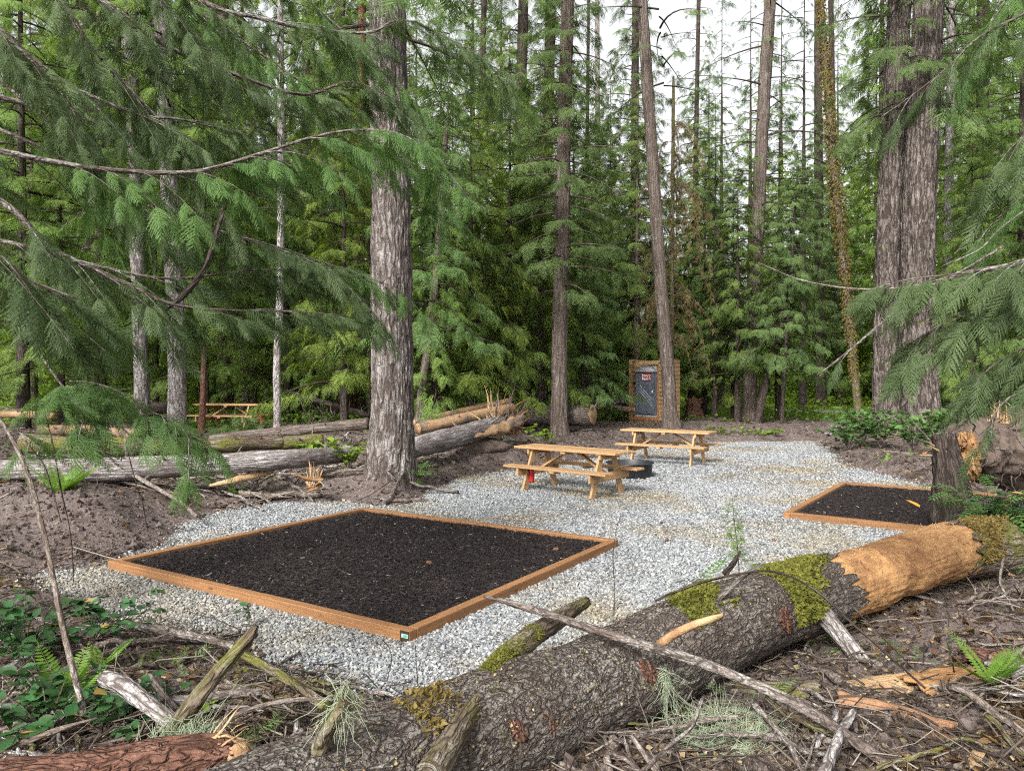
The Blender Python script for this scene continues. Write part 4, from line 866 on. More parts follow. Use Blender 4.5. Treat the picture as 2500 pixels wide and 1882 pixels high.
# ---- middle ground logs
def plog(label, pts, r, mat, seed, **kw): return log(kw.pop('name', 'fallen_log'), label, A([P(*q) for q in pts]), r, M[mat], seed=seed, **kw)
plog('long weathered grey log lying across the left behind the soil bank', [(-60, 1150, 10.9), (250, 1146, 11.2), (500, 1135, 11.7), (720, 1120, 12.4), (860, 1108, 13.6)], [.185, .18, .175, .16, .14], 'loggrey', 61, n=130, segs=40, lump=.05)
plog('mossy decaying log just behind the long grey log', [(60, 1082, 14.6), (300, 1092, 14.3), (520, 1088, 14.9), (690, 1080, 15.6)], [.17, .18, .16, .12], 'mossy', 62, lump=.08)
plog('thin dark log leaning up toward the big fir on the left', [(515, 1070, 18.2), (672, 1055, 18.0), (900, 1034, 17.6)], [.10, .12, .14], 'cedar', 63)
wl = plog('white-barked fallen trunk with torn orange roots, right of the big fir', [(985, 1100, 14.6), (1060, 1080, 15.4), (1157, 1054, 16.6), (1225, 1030, 17.6)], [.21, .22, .22, .21], 'loggrey', 64, n=80, lump=.05)
e = P(1225, 1032, 17.4); dn = nrm(e - P(1060, 1080, 15.4))
V, F, uv = tube([P(1150, 1068, 16.2), P(1195, 1058, 16.6), P(1240, 1040, 17.0), P(1275, 1022, 17.3)], [.08, .13, .16, .14], 26, 36, lambda V, N, s, a, c: .10 * fbm(V * 3.0, 3, 61) + .05 * vn(V * A([9, 9, 9]), 62) - .03); part('torn_wood', V, F, M['peeled'], wl, uv, False)
splinters(e + A([.25, .1, 0]), dn + A([.5, 0, .35]), .30, 50, .55, M['rot'], wl, rg, 'splinter', .05); splinters(e, dn * .5 + A([.2, 0, .9]), .26, 30, .75, M['rot'], wl, rg, 'splinter', .030); splinters(e + A([-.25, 0, .1]), A([-.1, 0, 1.0]), .16, 26, .8, M['rotpale'], wl, rg, 'splinter', .035)
splinters(e + A([.2, 0, .15]), A([.5, .2, .9]), .20, 26, .75, M['dirt'], wl, rg, 'root', .03)
plog('orange peeled log slanting behind the white-barked trunk', [(1020, 1046, 18.6), (1120, 1024, 19.4), (1250, 996, 21.0)], [.14, .15, .14], 'peeled', 65, ends=M['rotpale'], depth=.004)
plog('thinner orange peeled log above and behind the other orange log', [(1010, 1032, 20.0), (1120, 1006, 21.0), (1240, 980, 22.2)], [.09, .10, .10], 'peeled', 66, ends=M['rotpale'], depth=.004)
plog('short bark-covered log with a pale sawn end beside the straight cedar', [(1270, 1018, 25.4), (1360, 1014, 25.0), (1448, 1012, 24.4)], [.30, .34, .35], 'cedar', 67, ends=M['rotpale'], depth=.02)
plog('slim reddish log lying left of the toilet shelter', [(1415, 997, 30.6), (1480, 996, 30.4), (1550, 1000, 30.0)], [.11, .12, .11], 'peeled', 68, ends=M['rotpale'], depth=.004)
plog('grey log behind the slim reddish log', [(1370, 994, 33.0), (1450, 985, 33.0), (1545, 978, 33.5)], [.14, .16, .15], 'loggrey', 69, ends=M['rotpale'])
plog('peeled orange log at the far left edge', [(-30, 1012, 22.0), (60, 1012, 22.0), (130, 1016, 21.5)], [.11, .11, .10], 'peeled', 70, ends=M['rotpale'], depth=.004)
plog('dark slanting log behind the distant table', [(690, 952, 26.0), (800, 985, 24.5), (905, 1015, 23.0)], [.07, .09, .09], 'dark', 71)
plog('half-buried dark log between the two pale trunks at left', [(310, 998, 24.5), (380, 995, 24.6), (450, 1000, 24.4)], [.18, .19, .18], 'dark', 72)
plog('peeled pale log lying behind the mossy log at left', [(100, 1048, 18.0), (220, 1052, 17.6), (340, 1060, 17.0)], [.12, .13, .11], 'peeled', 73, depth=.004)
plog('mossy tapering log in front of the thin dark log', [(560, 1095, 16.3), (680, 1083, 16.4), (790, 1072, 16.6)], [.17, .17, .12], 'mossy', 74, lump=.04)
limb('split yellow plank of wood lying in the brush behind the tent pad', [(510, 1186, 11.6), (590, 1168, 11.9), (665, 1150, 12.3)], [.02, .06, .04], M['rotpale'], 'split_wood', 'wood', 81)
st_ = thing('stump', 'small shattered orange stump standing on the bank left of the big fir', 'stump', on_ground(770, 1185))
splinters(P(768, 1168, 11.9), A([.1, 0, 1.0]), .10, 40, .38, M['rotpale'], st_, rg, 'splinter', .03); splinters(P(765, 1180, 11.7), A([-.8, -.3, -.1]), .06, 18, .42, M['rot'], st_, rg, 'root', .035); splinters(P(775, 1180, 11.7), A([.5, -.3, -.5]), .05, 12, .4, M['grey'], st_, rg, 'root', .02)

# ---- root ball and stump at right
rb = thing('root_ball', 'large torn root ball crusted with dirt above the bushes at right', 'root ball', on_ground(2440, 1240))
V, F, uv = tube([P(2365, 1092, 9.0), P(2440, 1098, 9.3), P(2560, 1100, 9.7)], [.32, .46, .52], 70, 70, lambda V, N, s, a, c: .16 * fbm(V * 2.2, 4, 91) + .10 * fbm(V * 7, 3, 92) + .03 * vn(V * 26, 94)); part('root_mass', V, F, M['dirt'], rb, uv, True)
V, F, uv = blob(P(2362, 1112, 9.0), .27, 93, .75, 80, 60, sq=(.6, .6, 1)); part('torn_wood', V, F, M['rot'], rb, uv, False); splinters(P(2355, 1120, 8.85), A([-.6, -.6, .1]), .22, 60, .2, M['rotred'], rb, rg, 'splinter', .03)
splinters(P(2438, 1010, 9.2), A([0, 0, 1.0]), .16, 30, .30, M['rotpale'], rb, rg, 'splinter', .026)
n = 70; c0 = P(2430, 1110, 9.0); b0 = c0 + rg.normal(0, 1, (n, 3)) * A([.4, .2, .28]); t = np.linspace(0, 1, 6)
d0 = nrm(rg.normal(0, 1, (n, 3)) + A([-.3, -.8, -.2])); Pt = b0[:, None] + d0[:, None] * (rg.uniform(.2, .6, n)[:, None] * t)[..., None] + np.cumsum(rg.normal(0, .03, (n, 6, 3)), 1)
V, F, uv = twigs(Pt, .010 * (1 - t * .8)[None] * rg.uniform(.4, 1.5, (n, 1)), 5); part('root', V, F, M['limb'], rb, uv)
vs = thing('snag', 'dark upright splintered snag at the corner of the right tent pad', 'stump', on_ground(2318, 1262))
V, F, uv = tube([P(2332, 1275, 8.5), P(2325, 1200, 8.55), P(2312, 1110, 8.6), P(2305, 1060, 8.62)], [.27, .20, .15, .12], 40, 50, bark_disp(.02, 6, 3, 95, .05)); part('trunk', V, F, M['dark'], vs, uv, True)
splinters(P(2308, 1062, 8.6), A([-.1, 0, 1.0]), .10, 26, .22, M['cedar'], vs, rg, 'splinter', .02); splinters(P(2292, 1100, 8.55), A([-.85, 0, .6]), .04, 9, .38, M['rotpale'], vs, rg, 'splinter', .022)
# stump and root soil right of the shelter, root wad behind the logs
s1 = thing('tree_stump', 'reddish cut stump on the dark bank right of the toilet shelter', 'stump', on_ground(1697, 1012))
b1 = P(1697, 1008, 33); V, F, uv = tube([b1 + A([0, 0, -.4]), b1 + A([0, 0, 0]), b1 + A([0, 0, .65])], [.62, .36, .30], 30, 24, bark_disp(.06, 3, 2, 97, .22)); part('trunk', V, F, M['redbark'], s1, uv, False); splinters(b1 + A([0, 0, .6]), A([0, 0, 1.0]), .3, 30, .3, M['rotred'], s1, rg, 'splinter', .04)
V, F, uv = blob(b1 + A([.3, -.4, -.5]), .8, 99, .3, sq=(1.4, .8, .45)); part('root_soil', V, F, M['dirt'], s1, uv, True)
rw = thing('root_wad', 'splayed root wad standing on edge behind the orange logs', 'root wad', on_ground(1075, 1010))
b2 = P(1075, 988, 24); V, F, uv = blob(b2, .34, 101, .6, sq=(.9, .5, .8)); part('root_mass', V, F, M['dirt'], rw, uv, False); splinters(b2, A([-.5, -.4, .4]), .4, 50, .6, M['rotred'], rw, rg, 'root', .035); splinters(b2, A([.5, -.4, .5]), .4, 40, .55, M['limb'], rw, rg, 'root', .02)
rw2 = thing('root_mound', 'brown mound of torn roots and soil behind the thin log at left', 'root mound', on_ground(770, 1030))
b3 = P(775, 1015, 20.5); V, F, uv = blob(b3, .6, 103, .35, sq=(1.4, .7, .8)); splinters(b3, A([0, -.5, .7]), .5, 50, .5, M['limb'], rw2, rg, 'root', .02)
for lb, px, py, r, sq in (('turf clod of roots and soil on top of the left bank', 265, 1185, .42, (1.3, .8, .6)), ('small clod of torn roots on the face of the left bank', 165, 1255, .2, (.9, .8, 1.0)), ('broken earth clod beside the near picnic table', 1180, 1090, .4, (1.6, .8, .5))):
    c = on_ground(px, py); o = thing('dirt_clod', lb, 'dirt', c); V, F, uv = blob(c, r, int(px), .3, 40, 28, sq); part('soil', V, F, M['dirt'], o, uv, True)
    n = 60; dd = nrm(rg.normal(0, 1, (n, 3)) + A([0, -.3, .4])); bb = c + dd * r * A(sq) * .9; t = np.linspace(0, 1, 5)
    Pt = bb[:, None] + (dd * r * .5)[:, None] * t[None, :, None] * rg.uniform(.3, 1, (n, 1, 1)) + np.cumsum(rg.normal(0, .03 * r / .3, (n, 5, 3)), 1); V, F, uv = twigs(Pt, .006 * (1 - t * .7)[None] + np.zeros((n, 1)), 3); part('root', V, F, M['limb'], o, uv)['kind'] = 'stuff'
# ------------------------------------------------------------------ foliage templates
def diamond(w=.5, bend=0.0):
    return A([[0, 0, 0], [w * .5, .42, bend * .3], [0, 1, bend], [-w * .5, .42, bend * .3]], float), A([[0, 1, 2, 3]])
def spray_mid(rng, k=8, lat=.42, w=.17, droop=.25):
    """Flat drooping conifer spray of unit length along +Y."""
    ps = []; D, DF = diamond(w)
    ax = A([[-.012, 0, 0], [.012, 0, 0], [.004, 1, -droop], [-.004, 1, -droop]], float); ps.append((ax, A([[0, 1, 2, 3]])))
    for i in range(k):
        for s in (-1, 1):
            t = (i + .35 + .25 * s + rng.uniform(-.15, .15)) / k; t = min(max(t, .02), .97)
            l = lat * (1 - t) ** .65 * rng.uniform(.75, 1.1) + .07; a = math.radians(rng.uniform(38, 58))
            d = A([s * math.sin(a), math.cos(a), -.18 - droop * t]); X, Y, Z = frame(d[None], A([[0, 0, 1.0]]))
            V, F = inst(D, DF, A([[0, t, -droop * t * t]]), X, Y, Z, A([[l * 1.0, l, l]])); ps.append((V, F[0]))
    V, F, _ = join(ps); return V, F[0]
def spray_fine(rng, k=11, sub=4, lat=.36, droop=.30):
    """Cedar frond: open rows of branched laterals, unit length along +Y."""
    ps = []; ax = A([[-.009, 0, 0], [.009, 0, 0], [.006, .5, -droop * .25], [-.006, .5, -droop * .25], [0.002, 1, -droop], [-.002, 1, -droop]], float)
    ps.append((ax, A([[0, 1, 2, 3], [3, 2, 4, 5]])))
    for i in range(k):
        for s in (-1, 1):
            t = (i + .4 + .25 * s + rng.uniform(-.15, .15)) / k; t = min(max(t, .03), .97)
            l = lat * (1 - t) ** .55 * (0.5 + 0.5 * min(1, t * 4)) * rng.uniform(.7, 1.15) + .05; a = math.radians(rng.uniform(32, 46))
            d = A([s * math.sin(a), math.cos(a), -.12 - droop * t]); X, Y, Z = frame(d[None], A([[0, 0, 1.0]])); x, y, z = X[0], Y[0], Z[0]
            o = A([0, t, -droop * t * t]); dz = A([0, 0, -1.0]); cz = rng.uniform(.15, .6)
            def pt(u, side=0.0): return o + y * (u * l) + dz * (l * cz * u * u) + x * side
            w = .011
            ps.append((A([pt(0, -w), pt(0, w), pt(.55, w), pt(.55, -w), pt(1.0, 0.005), pt(1.0, -.005)]), A([[0, 1, 2, 3], [3, 2, 4, 5]])))
            for j in range(sub):
                for q in (-1, 1):
                    u = (j + .45 + .25 * q) / (sub + .3); sl = (l * .27 * (1 - u) ** .5 + .02) * rng.uniform(.75, 1.2)
                    b = math.radians(rng.uniform(24, 36)); sd = nrm(y * math.cos(b) + x * (q * math.sin(b)) + dz * .22); sx = nrm(np.cross(sd, z)); p = pt(u)
                    ps.append((np.stack([p - sx * .009, p + sx * .009 + sd * sl * .15, p + sd * sl]), A([[0, 1, 2]])))
    V, F, _ = join(ps); return V, F
_r = np.random.default_rng(17)
SPM = [spray_mid(_r, 8, .36, .17), spray_mid(_r, 9, .30, .16, .40), spray_mid(_r, 8, .42, .16, .15)]
SPF = [spray_fine(_r), spray_fine(_r, 10, 4, .40, .22), spray_fine(_r, 12, 4, .30, .42)]
def place(temps, pos, Y, up, S, rng):
    w = rng.integers(0, len(temps), len(pos)); out = []
    for k, (V, F) in enumerate(temps):
        s = w == k
        if s.any():
            X, Yv, Z = frame(Y[s], up[s]); out.append(inst(V, F, pos[s], X, Yv, Z, S[s]))
    V, F, _ = join(out); return V, F

# ------------------------------------------------------------------ conifer prototypes (local space, base at origin)
def conifer(seed, H, z0, R, nb, dens, spl, droop, up, r0, shape='cone', temps=SPM, bare=0.12, lift=0.0, widen=.30, sl_up=.55):
    """-> trunk (V,F,uv), limbs (V,F,uv), foliage (V,F)."""
    rng = np.random.default_rng(seed); PB, RB, SP, SY, SU, SS = [], [], [], [], [], []
    m = 8; t = np.linspace(0, 1, m)
    for i in range(nb):
        u = ((i + rng.uniform(0, 1)) / nb) ** .9; z = z0 + (H - z0) * u
        az = i * 2.399963 + rng.uniform(-.5, .5)
        prof = {'cone': (1 - u) ** .75 + .06, 'col': (1 - u ** 3) * (.75 + .25 * math.sin(i)), 'high': .6 + .4 * math.sin(u * 3)}[shape]
        L = max(.3, R * prof * rng.uniform(.6, 1.15)); o = A([math.cos(az), math.sin(az), 0]); sd = A([-o[1], o[0], 0])
        cv = rng.uniform(-.25, .25); dr = droop * rng.uniform(.6, 1.3)
        c = o[None] * (L * t)[:, None] + sd[None] * (L * cv * t * t)[:, None]
        c[:, 2] = z + L * (up * t - dr * t ** 2 + lift * t ** 4); PB.append(c); RB.append((.012 + .011 * L) * (1 - t * .88))
        ns = max(3, int(L * dens)); q = bare + (1 - bare) * np.sqrt(rng.uniform(0, 1, ns)); q[-1] = .97
        pos = np.stack([np.interp(q, t, c[:, k]) for k in range(3)], -1); tan = nrm(np.stack([np.interp(q, t, np.gradient(c[:, k], t)) for k in range(3)], -1))
        s = rng.choice([-1, 1], ns); off = rng.uniform(0, 1, ns) * (widen * L * (1 - q) + .06)
        pos = pos + (sd[None] * s[:, None] + tan * .6) * off[:, None]; pos[:, 2] -= off * .35
        Y = tan * rng.uniform(.4, 1.0, (ns, 1)) + sd[None] * (s * rng.uniform(.3, 1.0, ns))[:, None] + A([0, 0, -1]) * rng.uniform(.25, .85, (ns, 1)) * (.5 + droop)
        SP.append(pos); SY.append(Y); SU.append(A([0, 0, 1]) + sl_up * o[None] + rng.normal(0, .3, (ns, 3))); SS.append(spl * rng.uniform(.6, 1.25, ns) * (1.05 - .35 * q) * (.7 + .3 * prof))
    fol = place(temps, np.concatenate(SP), np.concatenate(SY), np.concatenate(SU), np.concatenate(SS), rng)
    limbs = twigs(A(PB), A(RB), 5)
    trunk = tube([(0, 0, -.4), (0, 0, .0), (0, 0, .8), (0, 0, H * .5), (0, 0, H * .8), (0, 0, H)], [r0 * 1.45, r0 * 1.25, r0 * 1.0, r0 * .5, r0 * .16, .012], 12, 26, bark_disp(r0 * .06, 4, 1.2, seed, r0 * .06))
    return trunk, limbs, fol
PROTO = {}
def proto(key, leaf, bark, **kw):
    t, l, f = conifer(**kw); b = join([t, l])
    PROTO[key] = dict(trunk=mesh_data('trunk', b[0], b[1], M[bark], b[2], True), limbs=mesh_data('limbs', l[0], l[1], M[bark], l[2], True),
                      crown=mesh_data('crown', f[0], f[1], M[leaf]), H=kw['H'])
proto('cedar_a', 'bough', 'cedar', seed=1, H=17, z0=2.2, R=3.0, nb=105, dens=15, spl=.72, droop=.50, up=.12, r0=.20, lift=.12)
proto('cedar_b', 'bough', 'dark', seed=2, H=13, z0=1.6, R=2.6, nb=85, dens=17, spl=.64, droop=.62, up=.20, r0=.14, lift=.16)
proto('hemlock', 'bough2', 'dark', seed=3, H=20, z0=3.2, R=3.2, nb=110, dens=14, spl=.68, droop=.38, up=.10, r0=.20)
proto('tall_fir', 'bough', 'fir_dark', seed=4, H=30, z0=7.0, R=3.4, nb=105, dens=11, spl=.75, droop=.45, up=.05, r0=.28, shape='col', bare=.2)
proto('sparse_fir', 'bough', 'dark', seed=5, H=26, z0=4.5, R=3.6, nb=66, dens=8, spl=.55, droop=.34, up=.12, r0=.24, shape='col', bare=.3, widen=.10)
proto('forest', 'bough2', 'dark', seed=7, H=34, z0=2.0, R=3.7, nb=165, dens=8.5, spl=.85, droop=.45, up=.08, r0=.28, shape='col', bare=.1)
proto('sapling', 'bough2', 'dark', seed=6, H=4.2, z0=.25, R=1.25, nb=52, dens=17, spl=.36, droop=.45, up=.2, r0=.035)

def broadleaf(seed, H, z0, R, n, leaf, spread=1.0):
    rng = np.random.default_rng(seed); cl = 26
    c = np.stack([rng.normal(0, R * .5, cl), rng.normal(0, R * .5, cl), rng.uniform(z0, H, cl)], -1); k = rng.integers(0, cl, n)
    pos = c[k] + rng.normal(0, 1, (n, 3)) * A([R * .28, R * .28, .55]) * spread
    d = rand_dirs(n, rng); d[:, 2] = -np.abs(d[:, 2]) * .5; X, Y, Z = frame(d, A([0, 0, 1]) + rng.normal(0, .5, (n, 3)))
    T = A([[0, 0, 0], [.42, .35, .06], [.25, .8, .02], [0, 1, -.05], [-.25, .8, .02], [-.42, .35, .06]], float); F = A([[0, 1, 2, 3], [0, 3, 4, 5]])
    fol = inst(T, F, pos, X, Y, Z, leaf * rng.uniform(.6, 1.3, n))
    b = [tube([(0, 0, -.3), (0, 0, 1.5), (.2, 0, H * .5), (.1, .2, H * .9)], [.14, .12, .08, .03], 9, 16)]
    a = A([0.15, .1, 0]) + A([0, 0, 1]) * rng.uniform(z0 * .6, H * .75, cl)[:, None]; t = np.linspace(0, 1, 5)
    Pt = a[:, None] + (c - a)[:, None] * t[None, :, None] + A([0, 0, 1]) * (np.sin(t * 3.1) * .3)[None, :, None]; b.append(twigs(Pt, .035 * (1 - t * .8)[None] + np.zeros((cl, 1)), 5))
    return fol, join(b)
f, b = broadleaf(8, 13, 1.5, 3.4, 11000, .17); PROTO['maple'] = dict(crown=mesh_data('crown', *f, M['maple']), trunk=mesh_data('trunk', b[0], b[1], M['grey'], b[2], True), H=13)
f, b = broadleaf(9, 5, .3, 2.2, 7500, .12); PROTO['alder'] = dict(crown=mesh_data('crown', *f, M['herb']), trunk=mesh_data('trunk', b[0], b[1], M['grey'], b[2], True), H=5)

def put_tree(key, label, x, y, scale=1.0, rz=0.0, group=None, name=None, cat='tree', tilt=(0, 0), leaf=None):
    p = PROTO[key]; r = thing(name or ('conifer_tree' if key not in ('maple', 'alder') else 'broadleaf_tree'), label, cat, (x, y, tz(x, y) - .03), rz, group)
    r.scale = (scale,) * 3; r.rotation_euler = (tilt[0], tilt[1], rz)
    link('trunk', p['trunk'], r); c = link('crown', p['crown'], r)
    if leaf: c.material_slots[0].link = 'OBJECT'; c.material_slots[0].material = M[leaf]
    return r

# ------------------------------------------------------------------ trunks one can tell apart
def trunk_tree(label, pts, Y, wpx, mat, crown=None, cscale=1.0, crz=0.0, cz=0.0, flare=1.35, seed=0, segs=26, top=None, name='conifer_tree', depth=None, bend=0.0, n=110, ku=None, kz=1.6, topz=None, extra=None):
    """pts: pixels up the stem, lowest first; wpx: width in photo pixels at the first listed height."""
    W = [P(px, py, Y) for px, py in pts]; r = wpx / 2 / FPX * Y; b = W[0].copy(); g = tz(b[0], b[1]); d = nrm(W[1] - W[0]) if len(W) > 1 else A([0, 0, 1.0])
    b0 = A([b[0], b[1], g]) if b[2] - g < 0.0 else W[0] - d * ((b[2] - g) / max(d[2], .3))
    topd = nrm(W[-1] - W[-2]); ext = W[-1] + topd * ((topz or max(W[-1][2] + 7, 6 + .56 * Y)) - W[-1][2])
    C = [b0 + A([0, 0, -.3]), b0, b0 + d * (.5 + r)] + [w for w in W[1:]] + [ext]; zt = A([c[2] - g for c in C]); Ht = zt[-1] * 1.25
    R = r * (1 - .38 * np.clip(zt / Ht, 0, 1)); R[0] *= flare * 1.12; R[1] *= flare; R[2] *= 1.03; R[-1] *= .15 if topz else .8
    root = thing(name, label, 'tree', b0)
    V, F, uv = tube(C, R, segs, n, bark_disp(depth if depth is not None else r * .08, ku or max(3, r * 14), kz, seed, r * .07), caps=True); part('trunk', V, F, M[mat], root, uv, True)
    if crown:
        p = PROTO[crown]; ax = nrm(ext - b0); q = Vector((0, 0, 1)).rotation_difference(Vector(ax)); 
        for nm in ('limbs', 'crown'):
            if nm in p:
                o = link(nm if nm == 'crown' else 'limb', p[nm], root, (0, 0, cz)); o['kind'] = 'stuff'
                o.rotation_mode = 'QUATERNION'; o.rotation_quaternion = q @ Euler((0, 0, crz)).to_quaternion(); o.scale = (cscale,) * 3
    return root
big = trunk_tree('stout grey-barked fir standing on the bank behind the tent pad', [(955, 1160), (957, 950), (955, 600), (950, 300), (946, 0)], 13.0, 106, 'fir', 'tall_fir', .9, .5, 1.0, flare=1.25, seed=201, segs=120, depth=.03, n=230, ku=10, kz=2.6)
dl = trunk_tree('left stem of the massive double fir at right', [(2164, 1060), (2166, 800), (2174, 500), (2196, 0)], 25.0, 66, 'fir_dark', 'tall_fir', 1.0, 1.0, 3.0, seed=202, segs=80, n=180, flare=1.3, depth=.04, ku=9, kz=1.5)
dr = trunk_tree('right, thicker stem of the massive double fir at right', [(2252, 1075), (2240, 800), (2244, 500), (2268, 0)], 24.2, 85, 'fir_dark', 'tall_fir', 1.0, 2.0, 3.0, seed=203, segs=100, n=190, flare=1.25, depth=.045, ku=10, kz=1.5)
trunk_tree('straight cedar trunk rising behind the near picnic table', [(1365, 1058), (1366, 850), (1372, 600), (1378, 300), (1386, 0)], 24.0, 41, 'cedar', 'cedar_a', .95, .3, 2.2, seed=204, flare=1.35, segs=48, n=160)
trunk_tree('leaning grey cedar trunk in front of the toilet shelter', [(1638, 1070), (1630, 900), (1612, 680), (1590, 350), (1567, 0)], 26.0, 34, 'cedar', 'sparse_fir', .8, .2, 8.0, seed=205, flare=1.75, segs=48, n=160)
trunk_tree('dark trunk with a pale foot right of the stump, leaning right', [(1828, 1025), (1832, 850), (1845, 650), (1862, 300), (1880, 0)], 32.0, 36, 'cedar', 'sparse_fir', 1.0, 1.3, 0, seed=206, flare=1.5, segs=40)
trunk_tree('slender moss-clad trunk left of the double fir', [(2098, 1037), (2075, 800), (2055, 600), (2028, 320), (2003, 0)], 30.5, 20, 'mossy', None, seed=207, flare=1.2)
trunk_tree('thin straight trunk behind the right side of the double fir', [(2318, 1020), (2312, 700), (2318, 400), (2325, 0)], 33.0, 24, 'grey', 'sparse_fir', .9, 2.2, 5.0, seed=208)
trunk_tree('pale lichened trunk, left one of the bright pair at left', [(350, 1040), (345, 900), (335, 600), (325, 300), (318, 0)], 22.5, 36, 'grey', 'tall_fir', .8, .7, 1.0, seed=209, flare=1.15, segs=40)
trunk_tree('broader pale trunk, right one of the bright pair at left', [(434, 1062), (432, 900), (424, 650), (405, 300), (392, 0)], 21.5, 45, 'grey', 'hemlock', .9, .7, 5.0, seed=210, flare=1.15, segs=48)
trunk_tree('slim speckled trunk rising in front of the thin dark log', [(678, 1075), (676, 900), (684, 700), (686, 400), (684, 0)], 19.5, 19, 'grey', 'sparse_fir', .6, .9, 3.0, seed=211, flare=1.15)
trunk_tree('grey trunk directly behind the distant picnic table', [(555, 1010), (552, 850), (548, 600), (545, 200), (545, 0)], 30.0, 34, 'cedar', 'cedar_a', .9, 1.7, 5, seed=212, flare=1.3)
trunk_tree('broad shaded trunk behind the fern frond at far left', [(228, 1000), (224, 800), (222, 500), (220, 0)], 34.0, 42, 'dark', 'tall_fir', .8, 2.7, 0, seed=213)
trunk_tree('dark trunk left of the broad shaded trunk', [(165, 975), (163, 800), (160, 500), (160, 0)], 36.0, 20, 'dark', 'hemlock', .9, .2, 3, seed=214)
trunk_tree('small grey tree leaning right beside the stout fir', [(1018, 1066), (1030, 950), (1045, 840), (1062, 700), (1080, 450)], 21.0, 22, 'cedar', 'cedar_b', .9, 1.1, 1.2, seed=215, topz=10)
trunk_tree('dark straight trunk, left of the far pair near the picture centre', [(1240, 985), (1255, 850), (1264, 600), (1272, 250), (1278, 0)], 36.0, 32, 'dark', 'tall_fir', 1.0, 2.1, -1, seed=216)
trunk_tree('black-looking trunk, right of the far pair near the picture centre', [(1322, 985), (1325, 850), (1330, 600), (1340, 200), (1345, 0)], 38.0, 33, 'dark', 'cedar_a', 1.2, 1.9, 4, seed=217)
trunk_tree('thin slanted sapling trunk between the far pair of trunks', [(1285, 985), (1298, 900), (1305, 820), (1312, 700)], 33.0, 12, 'grey', None, seed=218, topz=9)
trunk_tree('leaning dark trunk at the left, beside the slanting log', [(860, 990), (870, 900), (874, 800), (878, 500)], 32.0, 28, 'redbark', 'hemlock', .9, .9, 4, seed=219)
trunk_tree('pale grey trunk behind the leaning dark trunk at left', [(818, 985), (822, 850), (826, 500), (830, 0)], 34.0, 32, 'cedar', 'cedar_a', 1.0, 2.9, 4, seed=220)
trunk_tree('mossy black trunk leaning right behind the gravel', [(1848, 1037), (1870, 930), (1893, 840), (1925, 700)], 30.5, 20, 'dark', 'cedar_b', .8, 2.0, 1.5, seed=221, topz=9, flare=1.1)
trunk_tree('slim pole-like trunk standing right of the mossy black trunk', [(1908, 1040), (1913, 950), (1922, 800), (1935, 600)], 29.5, 9, 'dark', 'cedar_b', .75, .4, 1.0, seed=222, topz=10, flare=1.1)
trunk_tree('short dark trunk beyond the road, left of the double fir', [(2004, 995), (2002, 900), (2000, 700), (1998, 300)], 47.0, 24, 'dark', 'cedar_a', 1.0, .2, 2, seed=223)
trunk_tree('second dark trunk beyond the road, nearer the double fir', [(2054, 985), (2048, 900), (2040, 700), (2035, 400)], 50.0, 18, 'dark', 'hemlock', .9, 1.2, 2, seed=224)
trunk_tree('white birch trunk showing through the forest beyond the road', [(2018, 960), (2020, 700), (2021, 480), (2024, 200)], 56.0, 14, 'birch', 'maple', 1.2, 0, 5, seed=225, name='birch_tree')
trunk_tree('young grey trunk just behind the grass beyond the road', [(1465, 960), (1463, 850), (1461, 700), (1460, 500)], 52.0, 17, 'grey', 'cedar_a', 1.0, .6, 5, seed=226)
trunk_tree('thin black trunk before the road, right of the straight cedar', [(1426, 985), (1428, 880), (1430, 700), (1432, 500)], 40.0, 11, 'dark', 'hemlock', .8, .6, 2.5, seed=227)
trunk_tree('dark trunk against the left side of the toilet shelter', [(1530, 985), (1540, 880), (1548, 700), (1550, 300), (1552, 0)], 36.0, 22, 'dark', 'cedar_a', 1.1, 1.6, 3.0, seed=228, flare=1.9)
trunk_tree('small dark trunk right behind the slatted shelter', [(1683, 985), (1690, 880), (1695, 600)], 36.0, 14, 'dark', 'cedar_b', 1.1, 1.0, 2, seed=229)
trunk_tree('broken-topped thin reddish snag behind the distant picnic table', [(492, 1058), (495, 980), (497, 900)], 21.0, 16, 'redbark', None, seed=230, topz=3.0, flare=1.2, name='dead_snag')
trunk_tree('dark trunk at the right edge behind the root ball', [(2400, 1000), (2395, 800), (2398, 400), (2400, 0)], 33.0, 34, 'dark', 'hemlock', 1.0, .4, 4, seed=231)
trunk_tree('upper thin trunk right of the stout fir, far behind', [(1150, 985), (1165, 600), (1175, 300), (1182, 0)], 42.0, 18, 'dark', 'tall_fir', .9, .3, 0, seed=232)

